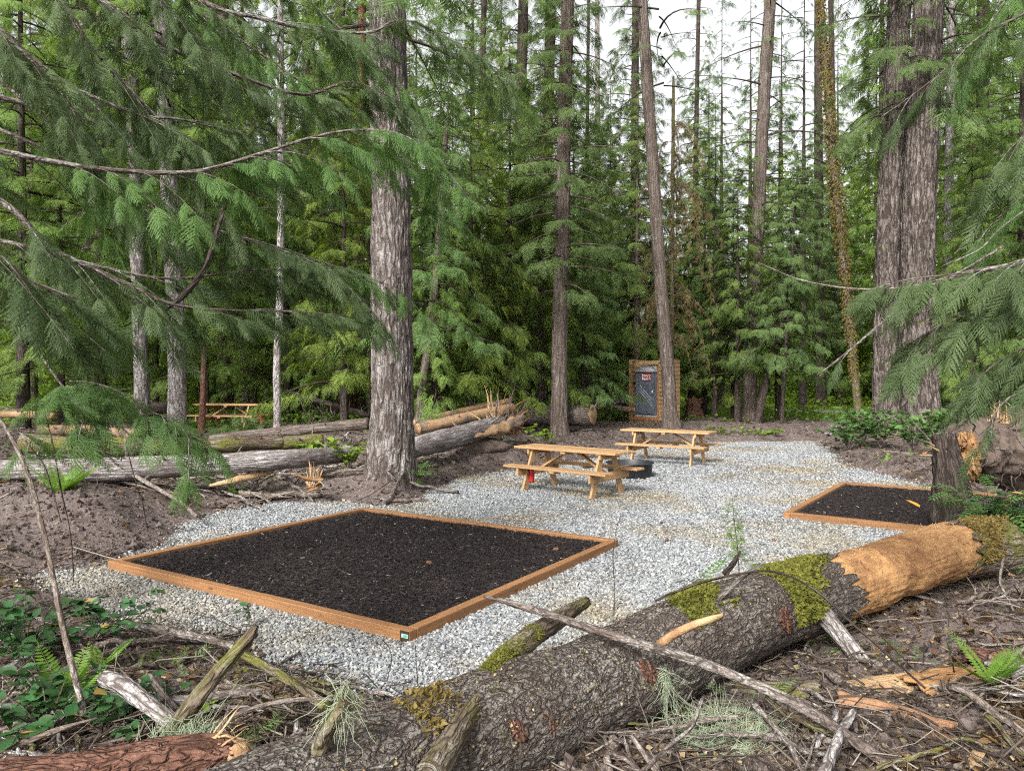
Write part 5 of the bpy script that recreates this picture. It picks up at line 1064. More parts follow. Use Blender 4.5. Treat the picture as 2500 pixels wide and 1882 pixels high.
# dead tree with hanging brown branches behind the leaning trunk
def snag_tree():
    r = trunk_tree('thin dead tree hung with brown moss behind the leaning cedar', [(1640, 1040), (1640, 800), (1642, 500), (1644, 215)], 28.5, 11, 'mossy', None, seed=240, name='dead_tree', topz=13.3)
    rng = np.random.default_rng(44); n = 90; z = rng.uniform(3.0, 11.5, n); az = rng.uniform(0, 6.28, n); L = rng.uniform(.9, 3.0, n); t = np.linspace(0, 1, 8)
    o = np.stack([np.cos(az), np.sin(az), 0 * az], -1); Pt = A(r.location) * 0 + o[:, None] * (L[:, None] * t * (1 - .25 * t))[..., None]; Pt[..., 2] += z[:, None] + L[:, None] * (.12 * t - .95 * t ** 2.0)
    Pt += np.cumsum(rng.normal(0, .02, Pt.shape), 1); V, F, uv = twigs(Pt, .016 * (1 - t * .85)[None] + np.zeros((n, 1)), 4); part('limb', V, F, M['mossy'], r, uv, False, True)
    k = rng.integers(0, n, 3600); q = rng.uniform(.2, 1, 3600); i = np.minimum((q * 7).astype(int), 6); f = (q * 7 - i)[:, None]; pos = Pt[k, i] * (1 - f) + Pt[k, i + 1] * f
    V, F = place(SPM, pos, rng.normal(0, .5, (3600, 3)) + A([0, 0, -1]), rand_dirs(3600, rng), rng.uniform(.15, .42, 3600) * A([.45])[0] * 1.5, rng); part('crown', V, F, M['deadbough'], r, None, False, True)
snag_tree()
# moss beard on the slender trunk
ms = [o for o in bpy.data.objects if o.get('label', '').startswith('slender moss-clad')][0]
W = spline(A([P(px, py, 30.5) for px, py in [(2086, 920), (2075, 800), (2055, 600), (2028, 320), (2003, 0)]]), 80); n = 5200; k = RNG.integers(0, 80, n); a = RNG.uniform(0, 6.28, n); N = np.stack([np.cos(a), np.sin(a), 0 * a], -1)
dens_ = np.exp(-((k / 80 - .48) / .2) ** 2) * .16 + .05
tufts('moss', W[k] + RNG.normal(0, .12, (n, 3)) * A([.3, .3, 1]) + N * (.12 + RNG.uniform(0, 1, n) * dens_)[:, None], N, M['mossbrown'], ms, .075, RNG, 1.2)

# ------------------------------------------------------------------ understory and the forest behind
fr = np.random.default_rng(99)
NEARU = [  # (px, Y, proto, scale, label)
    (1105, 25, 'cedar_b', .85, 'young drooping cedar right of the small leaning grey tree'), (1190, 28, 'cedar_b', 1.0, 'full young cedar left of the far trunk pair'), (1440, 33, 'cedar_a', .62, 'leafy cedar spreading between the straight cedar and the shelter'),
    (1290, 31, 'cedar_b', 1.05, 'dense cedar filling the gap between the far trunk pair and the straight cedar'), (1555, 34, 'cedar_a', .9, 'tall cedar whose boughs hang above the toilet shelter'), (1720, 35, 'cedar_b', 1.0, 'bushy cedar standing right of the shelter'),
    (1790, 33.5, 'hemlock', .6, 'light hemlock just left of the trunk with the pale foot'), (700, 27, 'cedar_b', .9, 'drooping cedar left of the slanting log'),
    (770, 29, 'cedar_a', .8, 'cedar with low dark boughs behind the speckled trunk'), (905, 24, 'cedar_b', .9, 'cedar hiding behind the stout fir, left side'), (1000, 27, 'cedar_a', .85, 'cedar with long boughs right behind the stout fir'),
    (80, 27, 'cedar_a', .9, 'wide cedar at the far left behind the peeled log'), (280, 31, 'cedar_b', 1.0, 'cedar standing behind the bright pair of trunks'), (620, 33, 'hemlock', .8, 'hemlock rising behind the right end of the distant table'),
    (2440, 27, 'cedar_b', .9, 'cedar at the right edge behind the root ball'), (1400, 38, 'hemlock', .9, 'hemlock behind the thin black trunk'),
    (1060, 21.5, 'cedar_b', .7, 'feathery young cedar nearest the stout fir on its right'), (1150, 23, 'cedar_b', .95, 'broad feathery cedar above the white-barked log'), (1245, 25.5, 'cedar_b', 1.05, 'feathery cedar screening the far trunk pair'), (1320, 27, 'cedar_a', .8, 'cedar with layered boughs just left of the straight cedar'), (1425, 27, 'cedar_b', .72, 'cedar with layered boughs just right of the straight cedar'), (1490, 37, 'cedar_a', 1.0, 'tall layered cedar left of the toilet shelter'), (1590, 36, 'cedar_b', 1.1, 'cedar leaning its boughs over the shelter roof'),
    (1745, 32.5, 'hemlock', .7, 'layered cedar between the shelter and the pale-footed trunk'), (1800, 31, 'hemlock', .62, 'layered cedar touching the pale-footed trunk'), (1900, 33, 'hemlock', .75, 'layered cedar behind the pole-like trunk'), (150, 24, 'cedar_b', .9, 'layered cedar at the left above the peeled log'), (380, 27, 'cedar_b', .95, 'layered cedar between the pale trunks'), (500, 25, 'cedar_b', 1.0, 'layered cedar over the left end of the distant table'), (600, 29, 'cedar_a', .9, 'layered cedar over the right end of the distant table'), (840, 22, 'cedar_b', .9, 'layered cedar close behind the stout fir on its left'), (2370, 26, 'cedar_b', .9, 'layered cedar right of the double fir')]
for px, Y, k, s, lb in NEARU:
    q = P(px, 920, Y); put_tree(k, lb, q[0], Y, s, fr.uniform(0, 6.28), 'young conifers along the clearing', leaf=['bough', 'bough2', 'boughlight', 'bough2'][fr.integers(0, 4)])
# rows further back; sky shows low in the gap around px 1700-2000
used = []
def far_ok(x, y, d):
    for a, b in used:
        if (a - x) ** 2 + (b - y) ** 2 < d * d: return False
    return road_dist(A([x]), A([y]))[0] > 6.5
FARL = {'cedar_a': 'dense dark conifer in the forest beyond the road', 'hemlock': 'light green hemlock in the forest beyond the road', 'tall_fir': 'tall bare-stemmed fir in the forest beyond the road', 'cedar_b': 'short bushy conifer in the forest beyond the road', 'maple': 'bright green broadleaf tree in the forest beyond the road', 'alder': 'low bright green thicket beyond the road', 'forest': 'full tall conifer clothed to the ground in the forest beyond the road', 'sparse_fir': 'thin open-crowned fir in the forest beyond the road'}
MARK = [(-400, 150, 'at the far left'), (150, 450, 'behind the pale trunk pair'), (450, 700, 'behind the distant table'), (700, 900, 'left of the stout fir'), (900, 1100, 'behind the stout fir'), (1100, 1300, 'behind the white-barked log'), (1300, 1450, 'behind the straight cedar'), (1450, 1700, 'behind the toilet shelter'), (1700, 1900, 'behind the pale-footed trunk'), (1900, 2130, 'left of the double fir'), (2130, 2320, 'behind the double fir'), (2320, 2900, 'at the far right')]
def far_label(k, px, Y):
    return FARL[k] + ', ' + ('front row' if Y < 47 else 'second row' if Y < 60 else 'third row' if Y < 80 else 'deep in') + ', ' + [m for a, b, m in MARK if a <= px < b][0]
FARL = {'cedar_a': 'dense dark conifer in the forest', 'hemlock': 'light green hemlock in the forest', 'cedar_b': 'short bushy conifer in the forest', 'maple': 'bright broadleaf tree in the forest', 'alder': 'low bright thicket in the forest', 'forest': 'full tall conifer in the forest', 'sparse_fir': 'thin open-crowned fir in the forest'}
cnt = 0
for Y0, Y1, n in ((36, 47, 26), (47, 60, 50), (60, 80, 74), (80, 115, 74)):
    for _ in range(n):
        for _t in range(12):
            Y = fr.uniform(Y0, Y1); px = fr.uniform(-250, 2750); x = (px - 1250) / FPX * Y
            if far_ok(x, Y, 2.6 + Y * .02) and not (Y < 54 and 930 < px < 2120): break
        else: continue
        gap = 1740 < px < 1960 and (Y < 62 or fr.uniform() < .55)
        if px > 1900 or fr.uniform() < .25: k = fr.choice(['maple', 'alder', 'cedar_b', 'hemlock'], p=[.5, .15, .05, .3]); k = 'forest' if (k == 'hemlock' and Y > 45) else k
        else: k = fr.choice(['cedar_a', 'hemlock', 'forest', 'cedar_b', 'maple', 'alder'], p=[.18, .16, .44 if Y > 44 else .30, .06, .1, .06] if Y > 44 else [.24, .24, .30, .08, .08, .06])
        s = fr.uniform(.85, 1.35)
        if gap:
            k = fr.choice(['cedar_b', 'maple', 'alder', 'sparse_fir'], p=[.4, .2, .3, .1]); s = min(s, (2 + .36 * Y) / PROTO[k]['H']) * fr.uniform(.75, 1.05)
        used.append((x, Y)); put_tree(k, far_label(k, px, Y), x, Y, s, fr.uniform(0, 6.28), far_label(k, px, Y), leaf='boughlight' if (k in ('forest', 'hemlock', 'cedar_a') and fr.uniform() < .45) else None); cnt += 1
# a few unseen trees added beside the frame for the clearing's light
for x, y, k, s, lb in ((-13, 16, 'cedar_a', 1.0, 'unseen cedar added for the light beyond the left edge, near the grey log'), (-15, 23, 'hemlock', 1.0, 'unseen hemlock added for the light beyond the left edge of the picture'), (16, 20, 'cedar_a', 1.0, 'unseen cedar added for the light beyond the right edge behind the root ball'), (19, 28, 'hemlock', 1.1, 'unseen hemlock added for the light beyond the right edge near the road'), (-17, 31, 'tall_fir', 1.0, 'unseen fir added for the light beyond the left edge, far back')):
    put_tree(k, lb, x, y, s, fr.uniform(0, 6.28))

for px, Y, sc, lb in ((60, 25, .7, 'small conifer sapling at the left edge behind the peeled log'), (190, 29, .9, 'conifer sapling beside the broad shaded trunk'), (300, 27, .6, 'conifer sapling just left of the pale trunk pair'), (395, 30, .8, 'conifer sapling seen between the two pale trunks'), (500, 28, .55, 'conifer sapling left of the distant table'), (610, 27, .7, 'conifer sapling right of the trunk behind the distant table'), (735, 28, .75, 'conifer sapling right of the speckled trunk'), (905, 31, .8, 'conifer sapling left of the stout fir foot'), (1070, 30, .8, 'conifer sapling behind the root wad'),
        (1140, 33, .7, 'conifer sapling left of the far trunk pair'), (1205, 35, .9, 'taller conifer sapling behind the orange logs'), (1395, 33, .8, 'conifer sapling right of the straight cedar'), (1720, 37, .7, 'conifer sapling right of the reddish stump'), (2350, 30, .9, 'conifer sapling right of the double fir')):
    q = P(px, 920, Y); put_tree('sapling', lb, q[0], Y, sc, fr.uniform(0, 6.28), 'young saplings', 'conifer_sapling', 'sapling')
# two more open crowns whose boughs cross the sky gap
for px, Y, lb, sc in ((1760, 44, 'open fir crossing the sky gap left of the pale-footed trunk', .95), (1960, 42, 'open fir crossing the sky gap right of the pale-footed trunk', 1.0), (1700, 52, 'slim fir against the sky above the shelter', 1.15), (1830, 50, 'open fir standing in the middle of the sky gap', 1.1), (1905, 58, 'far open fir in the sky gap', 1.3)):
    q = P(px, 920, Y); put_tree('sparse_fir', lb, q[0], Y, sc, fr.uniform(0, 6.28))
# heaps of cut boughs
for px, py, n, w, lb in ((735, 1010, 260, 1.0, 'heap of cut conifer boughs right of the speckled trunk'), (590, 1050, 160, .7, 'cut boughs lying in front of the distant table'), (1420, 985, 120, .8, 'heap of brush and roots beside the slim reddish log')):
    c = on_ground(px, py + 20); r = thing('brush_pile', lb, 'brush pile', c); d = rand_dirs(n, fr); d[:, 2] = np.abs(d[:, 2]) * .5; pos = c + fr.normal(0, 1, (n, 3)) * A([w * .5, .4, 0]) + A([0, 0, 1]) * np.abs(fr.normal(0, .35 * w, n))[:, None] * .8
    V, F = place(SPM, pos, d + A([0, 0, -.2]), A([0, 0, 1]) + fr.normal(0, .6, (n, 3)), fr.uniform(.3, .7, n), fr); part('foliage', V, F, M['bough'], r)
    t = np.linspace(0, 1, 5); m = 26; d = rand_dirs(m, fr); d[:, 2] = np.abs(d[:, 2]) * .4; b0 = c + fr.normal(0, 1, (m, 3)) * A([w * .4, .3, .1]); Pt = b0[:, None] + d[:, None] * (fr.uniform(.4, 1.3, m)[:, None] * t)[..., None] + np.cumsum(fr.normal(0, .04, (m, 5, 3)), 1); V, F, uv = twigs(Pt, .014 * (1 - .8 * t)[None] + np.zeros((m, 1)), 4); part('twig', V, F, M['limb'], r, uv)['kind'] = 'stuff'

for px, Y, k, sc, lb in ((1130, 42, 'alder', .9, 'bright thicket seen under the boughs left of the far trunk pair'), (1480, 45, 'alder', 1.0, 'bright thicket behind the road left of the shelter'), (1390, 50, 'maple', .8, 'bright young maple behind the straight cedar'), (950, 40, 'alder', .9, 'bright thicket glowing behind the stout fir'), (650, 37, 'alder', .9, 'bright thicket right of the distant table'), (420, 38, 'alder', .8, 'bright thicket between the pale trunks'), (80, 34, 'alder', .9, 'bright thicket at the left edge'), (1760, 50, 'alder', 1.1, 'bright thicket beyond the road right of the stump'), (1960, 52, 'alder', 1.0, 'bright thicket beyond the road left of the double fir'), (2040, 56, 'maple', 1.1, 'bright maple beyond the road left of the double fir'), (2370, 44, 'maple', 1.1, 'bright maple filling the right edge'), (2480, 38, 'maple', 1.0, 'bright maple crowding the upper right corner'), (1240, 46, 'alder', .9, 'bright thicket between the far trunk pair')):
    q = P(px, 920, Y); put_tree(k, lb, q[0], Y, sc, fr.uniform(0, 6.28))
# ------------------------------------------------------------------ foreground cedar boughs
def bough(root, ctrl, r0, r1, rng, sec=.115, slen=(.35, .8), hang=.38, t0=.12, mat='cedarleaf', wood='limb', name='branch', face_=0, nsp=8, size=(.13, .27), sides=(-1, 1), face=None, spread=.8):
    """A branch part with a foliage sub-part: side twigs off the limb, fronds hung along every twig."""
    W = A([P(*q) for q in ctrl]); L = np.linalg.norm(np.diff(W, axis=0), axis=1).sum(); n = max(16, int(L / .05)); Q = spline(W, n); T = nrm(np.gradient(Q, axis=0))
    V, F, uv = tube(W, np.linspace(r0, r1, len(W)) * .8, 8, n); b = part(name, V, F, M[wood], root, uv, True)
    m = 7; t = np.linspace(0, 1, m); PB, SP, SY, SU, SS = [], [], [], [], []
    ns = int(L * (1 - t0) / sec)
    for i in range(ns):
        u = t0 + (1 - t0) * (i + rng.uniform(0, 1)) / ns; k = min(int(u * (n - 1)), n - 1); s = sides[i % len(sides)]
        sd = nrm(np.cross(T[k], A([0, 0, 1.0]))) * s; l = rng.uniform(*slen) * (1.1 - .45 * u)
        d = nrm(T[k] * rng.uniform(.5, 1.0) + sd * rng.uniform(.35, 1.0) * spread + A([0, 0, rng.uniform(-.25, .12)]))
        c = Q[k] + d * (l * t)[:, None]; c[:, 2] -= hang * l * t ** 1.7 * rng.uniform(.6, 1.3); PB.append(c); tg = nrm(np.gradient(c, axis=0))
        q = np.concatenate([rng.uniform(.15, .95, nsp), [.96]]); ss = np.where(np.arange(nsp + 1) % 2, -1, 1)
        pos = np.stack([np.interp(q, t, c[:, a]) for a in range(3)], -1); tn = nrm(np.stack([np.interp(q, t, tg[:, a]) for a in range(3)], -1)); sv = nrm(np.cross(tn, A([0, 0, 1.0])))
        Y = tn * rng.uniform(.6, 1.1, (nsp + 1, 1)) + sv * (ss * rng.uniform(.25, .9, nsp + 1))[:, None]; Y[-1] = tn[-1]; Y[:, 2] -= rng.uniform(.0, .6, nsp + 1) * (.35 + hang)
        SP.append(pos); SY.append(Y); SU.append((A(face) if face is not None else (A([0, 0, 1.0]) if rng.uniform() < .55 else A([0, -.75, .65]))) + rng.normal(0, .35, (nsp + 1, 3)) + sd * .3); SS.append(rng.uniform(*size, nsp + 1))
    if PB:
        V, F, uv = twigs(A(PB), .0042 * (1 - t * .75)[None] + np.zeros((len(PB), 1)), 4); part('twig', V, F, M['limb'], root, uv, sub=b)
        V, F = place(SPF, np.concatenate(SP), np.concatenate(SY), np.concatenate(SU), np.concatenate(SS), rng); part('foliage', V, F, M[mat], root, None, sub=b)
    return b
br = np.random.default_rng(77)
tx, ty = -4.6, 4.9
ced = thing('cedar_tree', 'near cedar whose drooping boughs sweep in across the upper left', 'tree', (tx, ty, tz(tx, ty)))
V, F, uv = tube([(tx, ty, -.2), (tx, ty, .3), (tx, ty, 3), (tx + .1, ty, 9)], [.33, .27, .22, .12], 40, 80, bark_disp(.02, 5, 1.5, 301, .02)); part('trunk', V, F, M['cedar'], ced, uv, True)
B = lambda ctrl, r0, r1, **k: bough(ced, ctrl, r0, r1, br, **k)
B([(-350, -420, 4.9), (-60, -190, 5.2), (244, 0, 5.5), (404, 111, 5.8), (546, 172, 6.1), (736, 231, 6.4), (853, 202, 6.7), (960, 240, 6.9)], .040, .008, t0=.3)
B([(-200, -420, 4.8), (0, -190, 4.9), (147, 0, 5.0), (219, 109, 5.1), (294, 193, 5.2), (425, 336, 5.4), (520, 480, 5.6)], .026, .006, t0=.35)
B([(-300, -150, 4.6), (0, 76, 4.8), (84, 147, 4.9), (189, 219, 5.0), (349, 282, 5.2), (440, 292, 5.4), (600, 330, 5.7)], .026, .006, t0=.2)
B([(-250, 180, 5.4), (76, 256, 5.6), (189, 286, 5.8), (353, 330, 6.0), (504, 353, 6.3), (700, 420, 6.6)], .028, .006, t0=.25)
B([(-300, 320, 3.9), (0, 370, 4.1), (105, 391, 4.2), (223, 410, 4.3), (378, 422, 4.4), (496, 416, 4.5), (622, 380, 4.6), (778, 332, 4.7), (884, 318, 4.8), (980, 330, 4.85), (1060, 390, 4.9)], .024, .006, t0=.22, mat='cedarlit', sec=.10)
B([(-250, 390, 4.3), (0, 490, 4.5), (118, 600, 4.6), (235, 659, 4.7), (328, 701, 4.8), (420, 743, 4.9), (560, 758, 5.1), (700, 760, 5.4), (840, 770, 5.6)], .026, .005, t0=.2, hang=.22)
B([(60, -250, 5.6), (487, 0, 6.0), (622, 42, 6.2), (757, 71, 6.4), (900, 80, 6.6), (985, 50, 6.8), (1120, 110, 7.0), (1230, 190, 7.2)], .030, .006, t0=.25)
B([(-250, 40, 5.0), (0, 200, 5.2), (160, 330, 5.4), (320, 470, 5.6), (520, 560, 5.9), (760, 640, 6.2), (900, 740, 6.4)], .024, .005, t0=.2)
B([(-250, 540, 5.6), (60, 600, 5.7), (240, 650, 5.8), (420, 680, 6.0), (620, 660, 6.3), (820, 660, 6.6)], .022, .005, t0=.2, hang=.22)
B([(-250, 220, 6.2), (100, 360, 6.4), (400, 520, 6.8), (700, 610, 7.2), (960, 700, 7.5)], .024, .005, t0=.2, mat='cedarlit')
B([(-150, -300, 6.6), (300, -80, 6.9), (620, 120, 7.2), (900, 330, 7.6), (1090, 520, 8.0)], .026, .005, t0=.3, mat='cedarlit')
B([(-200, 590, 3.6), (-40, 640, 3.7), (60, 680, 3.75), (190, 730, 3.8)], .014, .005, t0=.1, size=(.14, .26), hang=.25)
B([(-260, 480, 3.2), (-80, 560, 3.3), (20, 640, 3.4), (110, 720, 3.5)], .014, .005, t0=.1, size=(.16, .28))
B([(-300, -60, 4.2), (-60, 40, 4.3), (90, 160, 4.4), (200, 290, 4.5)], .018, .005, t0=.15)
B([(100, -300, 5.2), (330, -60, 5.4), (480, 90, 5.6), (560, 200, 5.8)], .018, .005, t0=.3)
B([(430, -220, 7.4), (700, -40, 7.6), (880, 120, 7.9), (1010, 260, 8.2)], .02, .005, t0=.25, mat='cedarlit')
# dark dead limb hanging in the boughs
limb('dark dead branch hanging in the boughs before the bright pair of trunks', [(560, 470, 5.3), (528, 570, 5.2), (500, 655, 5.1), (440, 728, 5.0), (368, 778, 4.9)], [.012, .016, .018, .020, .012], M['dark'], 'dead_branch', seed=310)

# young cedar leaning in at lower left, with two broad fans
ysx = on_ground(205, 1745); ys = thing('cedar_sapling', 'young cedar with broad feathery fans leaning in at the left edge', 'sapling', ysx)
limbp = [(206, 1745, 3.62), (155, 1537, 3.72), (113, 1327, 3.82), (71, 1168, 3.92), (25, 1062, 4.0), (-20, 1000, 4.05)]
V, F, uv = tube(A([P(*q) for q in limbp]), [.017, .015, .014, .013, .011, .008], 9, 60, bark_disp(.002, 4, 9, 3)); part('stem', V, F, M['twig'], ys, uv, True)
S = lambda ctrl, r0, r1, **k: bough(ys, ctrl, r0, r1, br, face=(0, -.9, .5), mat='cedarlit', **k)
S([(-20, 990, 4.05), (60, 1000, 4.0), (130, 960, 3.95), (170, 945, 3.9), (200, 1010, 3.85), (215, 1070, 3.8)], .008, .004, sec=.05, slen=(.12, .26), size=(.14, .22), t0=.35, nsp=4, hang=.35)
S([(100, 870, 4.3), (170, 960, 4.3), (250, 1000, 4.3), (330, 1075, 4.3), (400, 1135, 4.3)], .008, .004, sec=3.0, t0=.9, nsp=2)
S([(236, 1020, 4.2), (310, 1022, 4.15), (380, 1010, 4.1), (440, 1040, 4.05), (470, 1090, 4.0)], .007, .003, sec=.05, slen=(.12, .26), size=(.14, .22), t0=.3, nsp=4, hang=.5)
S([(170, 930, 4.2), (230, 935, 4.2), (300, 960, 4.15), (360, 1000, 4.1)], .006, .003, sec=.06, slen=(.1, .22), size=(.13, .2), t0=.2, nsp=3)
S([(-40, 1030, 4.1), (20, 1045, 4.1), (70, 1070, 4.05), (105, 1100, 4.0)], .006, .003, sec=.12, slen=(.1, .2), size=(.12, .2), t0=.2, nsp=3)
for k, (lb, pts) in enumerate([('thin bare stem hanging left of the fern', [(105, 990, 4.5), (130, 1090, 4.5), (150, 1200, 4.5), (172, 1300, 4.5), (180, 1420, 4.5)]), ('slender bare shoot drooping over the left soil bank', [(60, 1075, 4.3), (105, 1130, 4.3), (122, 1180, 4.3), (140, 1240, 4.3), (150, 1275, 4.3)]),
        ('fine hanging twig left of the tent pad corner', [(310, 1095, 5.0), (330, 1170, 5.0), (350, 1240, 5.0), (362, 1300, 5.0)])]):
    limb(lb, pts, .006, M['dark'], 'hanging_twig', 'twig', 320 + k, segs=6)

# right-hand tree: its boughs enter from the right edge
rx, ry = 5.4, 4.6
rt_ = thing('cedar_tree', 'near cedar at the right edge with dark fans in front of the double fir', 'tree', (rx, ry, tz(rx, ry)))
V, F, uv = tube([(rx, ry, -.2), (rx, ry, .3), (rx, ry, 3), (rx, ry, 8)], [.26, .22, .18, .1], 30, 60, bark_disp(.02, 5, 1.5, 305, .02)); part('trunk', V, F, M['cedar'], rt_, uv, True)
Rb = lambda ctrl, r0, r1, **k: bough(rt_, ctrl, r0, r1, br, face=(0, -.6, .8), **k)
Rb([(2720, 560, 4.3), (2500, 640, 4.5), (2357, 667, 4.7), (2272, 701, 4.85), (2188, 760, 5.0), (2062, 865, 5.2), (1995, 917, 5.35)], .024, .007, sec=.5, t0=.05, slen=(.1, .25), size=(.14, .22), nsp=3)
Rb([(2700, 600, 4.2), (2500, 690, 4.3), (2400, 740, 4.35), (2300, 790, 4.4), (2220, 840, 4.45)], .012, .004, sec=.055, slen=(.2, .42), size=(.17, .26), t0=.12, nsp=4, hang=.4)
Rb([(2700, 560, 4.0), (2480, 640, 4.1), (2360, 665, 4.2), (2230, 680, 4.3), (2150, 700, 4.4)], .010, .003, sec=.06, slen=(.15, .3), size=(.16, .24), t0=.2, nsp=4, hang=.3)
Rb([(2700, 760, 4.1), (2540, 830, 4.2), (2440, 880, 4.3), (2370, 930, 4.4)], .010, .004, sec=.06, slen=(.18, .34), size=(.16, .24), t0=.1, nsp=4, hang=.5)
Rb([(2700, -90, 4.8), (2500, 34, 5.0), (2440, 63, 5.1), (2377, 101, 5.2), (2315, 164, 5.3), (2230, 231, 5.45), (2146, 290, 5.6)], .014, .004, sec=.12, slen=(.10, .26), size=(.14, .24), t0=.15, nsp=3, hang=.6)
Rb([(2760, 180, 4.6), (2600, 260, 4.7), (2500, 330, 4.8), (2420, 420, 4.9)], .012, .004, sec=.08, slen=(.2, .45), size=(.18, .28), t0=.1, nsp=4, hang=.7)
Rb([(2760, 380, 5.4), (2560, 440, 5.5), (2450, 520, 5.6), (2360, 620, 5.7)], .012, .004, sec=.09, slen=(.2, .4), size=(.18, .28), t0=.1, nsp=4, hang=.5, mat='cedarlit')
Rb([(2700, -250, 5.6), (2520, -80, 5.7), (2420, 60, 5.9), (2380, 160, 6.0)], .014, .004, sec=.10, slen=(.2, .45), size=(.18, .28), t0=.2, nsp=4, hang=.8, mat='cedarlit')
Rb([(2700, 880, 4.0), (2480, 960, 4.1), (2420, 1040, 4.15), (2440, 1140, 4.2)], .007, .003, sec=.2, slen=(.1, .2), size=(.12, .2), t0=.2, nsp=3, hang=.9)
limb('thin bare branch arching across the double fir from the right', [(1852, 642, 5.6), (1957, 684, 5.5), (2083, 705, 5.4), (2214, 701, 5.3), (2330, 670, 5.2), (2450, 600, 5.0)], [.003, .006, .007, .008, .009, .010], M['twig'], 'bare_branch', seed=330)
for k, pts in enumerate([[(2500, 430, 5.2), (2420, 500, 5.2), (2380, 570, 5.2), (2330, 620, 5.2)], [(2520, 500, 5.0), (2440, 560, 5.0), (2390, 610, 5.0), (2300, 650, 5.1)]]): 
    limb(['upper whitish dead twig at the right edge', 'lower whitish dead twig at the right edge'][k], pts, .006, M['grey'], 'dead_twig', 'twig', 335 + k)

# ------------------------------------------------------------------ shrubs, ferns, ground cover
def leaf_data(mat, kind):
    if kind == 'salal':
        V = A([[0, 0, 0], [.26, .22, .05], [.33, .5, .06], [.2, .8, .04], [0, 1.05, -.04], [-.2, .8, .04], [-.33, .5, .06], [-.26, .22, .05], [0, .5, -.02]], float)
        F = A([[8, i, (i + 1) % 8] for i in range(8)])
        return mesh_data('leaf', V, F, M[mat], None, True)
    ps = []; D = A([[0, 0, 0], [.16, .3, .03], [.13, .65, .02], [0, 1, -.04], [-.13, .65, .02], [-.16, .3, .03]], float); DF = A([[0, 1, 2, 3], [0, 3, 4, 5]])
    k = 6 if kind == 'grape' else 20
    ax = A([[-.008, 0, 0], [.008, 0, 0], [.004, .5, .06], [-.004, .5, .06], [0.002, 1, -.06], [-.002, 1, -.06]], float); ps.append((ax, A([[0, 1, 2, 3], [3, 2, 4, 5]])))
    for i in range(k):
        for s in (-1, 1):
            t = (i + .7) / (k + .3); a = math.radians(72 if kind != 'grape' else 62); l = (.26 if kind == 'grape' else .20 * math.sin(min(1, t * 5) * 1.57) * (1 - t ** 3) + .015); d = A([s * math.sin(a), math.cos(a), -.05]); X, Y, Z = frame(d[None], A([[0, 0, 1.0]]))
            w = 1.0 if kind == 'grape' else 1.0
            V, F = inst(D, DF, A([[0, t, .24 * t * (1 - t) - .06 * t]]), X, Y, Z, A([[l * w * (1 if kind == 'grape' else .8), l, l]])); ps.append((V, F[0]))
    V, F = inst(D, DF, A([[0, .97, -.05]]), A([[1, 0, 0.]]), A([[0, 1, -.1]]), A([[0, 0, 1.]]), A([[.24 if kind == 'grape' else .05] * 3])); ps.append((V, F[0]))
    V, F, _ = join(ps); return mesh_data('leaf' if kind == 'grape' else 'frond', V, F, M[mat])
LEAF = {'salal': leaf_data('salal', 'salal'), 'grape': leaf_data('grape', 'grape'), 'fern': leaf_data('fern', 'fern'), 'dry': leaf_data('deadleaf', 'salal'), 'herb': leaf_data('herb', 'salal'), 'mid': leaf_data('salalfar', 'salal')}
pr = np.random.default_rng(55)
def shrub(label, base, kind, nstem, nleaf, h, spread, size, name='shrub', cat='shrub', lean=(0, 0), rng=pr, vertical=False):
    """Each leaf its own part on arching stems."""
    base = A(base); r = thing(name, label, cat, base); t = np.linspace(0, 1, 6); az = rng.uniform(0, 6.28, nstem); rad = spread * np.sqrt(rng.uniform(.05, 1, nstem))
    tip = np.stack([np.cos(az) * rad + lean[0], np.sin(az) * rad + lean[1], h * rng.uniform(.55, 1.1, nstem)], -1); st = tip[:, None] * t[None, :, None] * A([1, 1, 1]); st[..., 2] = tip[:, 2:3] * np.sin(t * 1.75)[None]
    st[:, :, :2] *= (t ** .6)[None, :, None] * .5 + .5; V, F, uv = twigs(st, .004 * (1.2 - t * .8)[None] + np.zeros((nstem, 1)), 4); part('stem', V, F, M['limb'], r, uv, False, True)
    k = rng.integers(0, nstem, nleaf); q = rng.uniform(.25, 1, nleaf)
    for i in range(nleaf):
        p = A([np.interp(q[i], t, st[k[i], :, a]) for a in range(3)]); a = rng.uniform(0, 6.28); out = A([math.cos(a), math.sin(a), 0]) + nrm(tip[k[i]] * A([1, 1, 0]) + 1e-6) * .6
        d = nrm(out + A([0, 0, rng.uniform(-.5, .35)])); up = nrm(A([0, 0, 1]) + rng.normal(0, .35, 3)); X, Y, Z = frame(d[None], up[None]); s = size * rng.uniform(.65, 1.25)
        o = link('leaf' if kind != 'fern' else 'frond', LEAF['dry'] if (kind == 'salal' and rng.uniform() < .03) else LEAF[kind], r)
        o.matrix_local = Matrix.Translation(p) @ Matrix((X[0] * s, Y[0] * s, Z[0] * s)).transposed().to_4x4()
    return r
def fern(label, base, n, L, rng=pr):
    r = thing('sword_fern', label, 'fern', base)
    for i in range(n):
        a = i * 2.4 + rng.uniform(-.3, .3); el = rng.uniform(.5, 1.1); d = A([math.cos(a) * math.cos(el), math.sin(a) * math.cos(el), math.sin(el)]); X, Y, Z = frame(d[None], A([[0, 0, 1.0]])); s = L * rng.uniform(.7, 1.1)
        o = link('frond', LEAF['fern'], r); o.matrix_local = Matrix.Translation((0, 0, .02)) @ Matrix((X[0] * s, Y[0] * s, Z[0] * s)).transposed().to_4x4()
    return r
def og(px, py, dz=0.0): q = on_ground(px, py); q[2] += dz; return q
shrub('dark leathery salal bush filling the left edge beside the gravel', og(60, 1640), 'salal', 18, 210, .44, .55, .09, 'salal_bush')
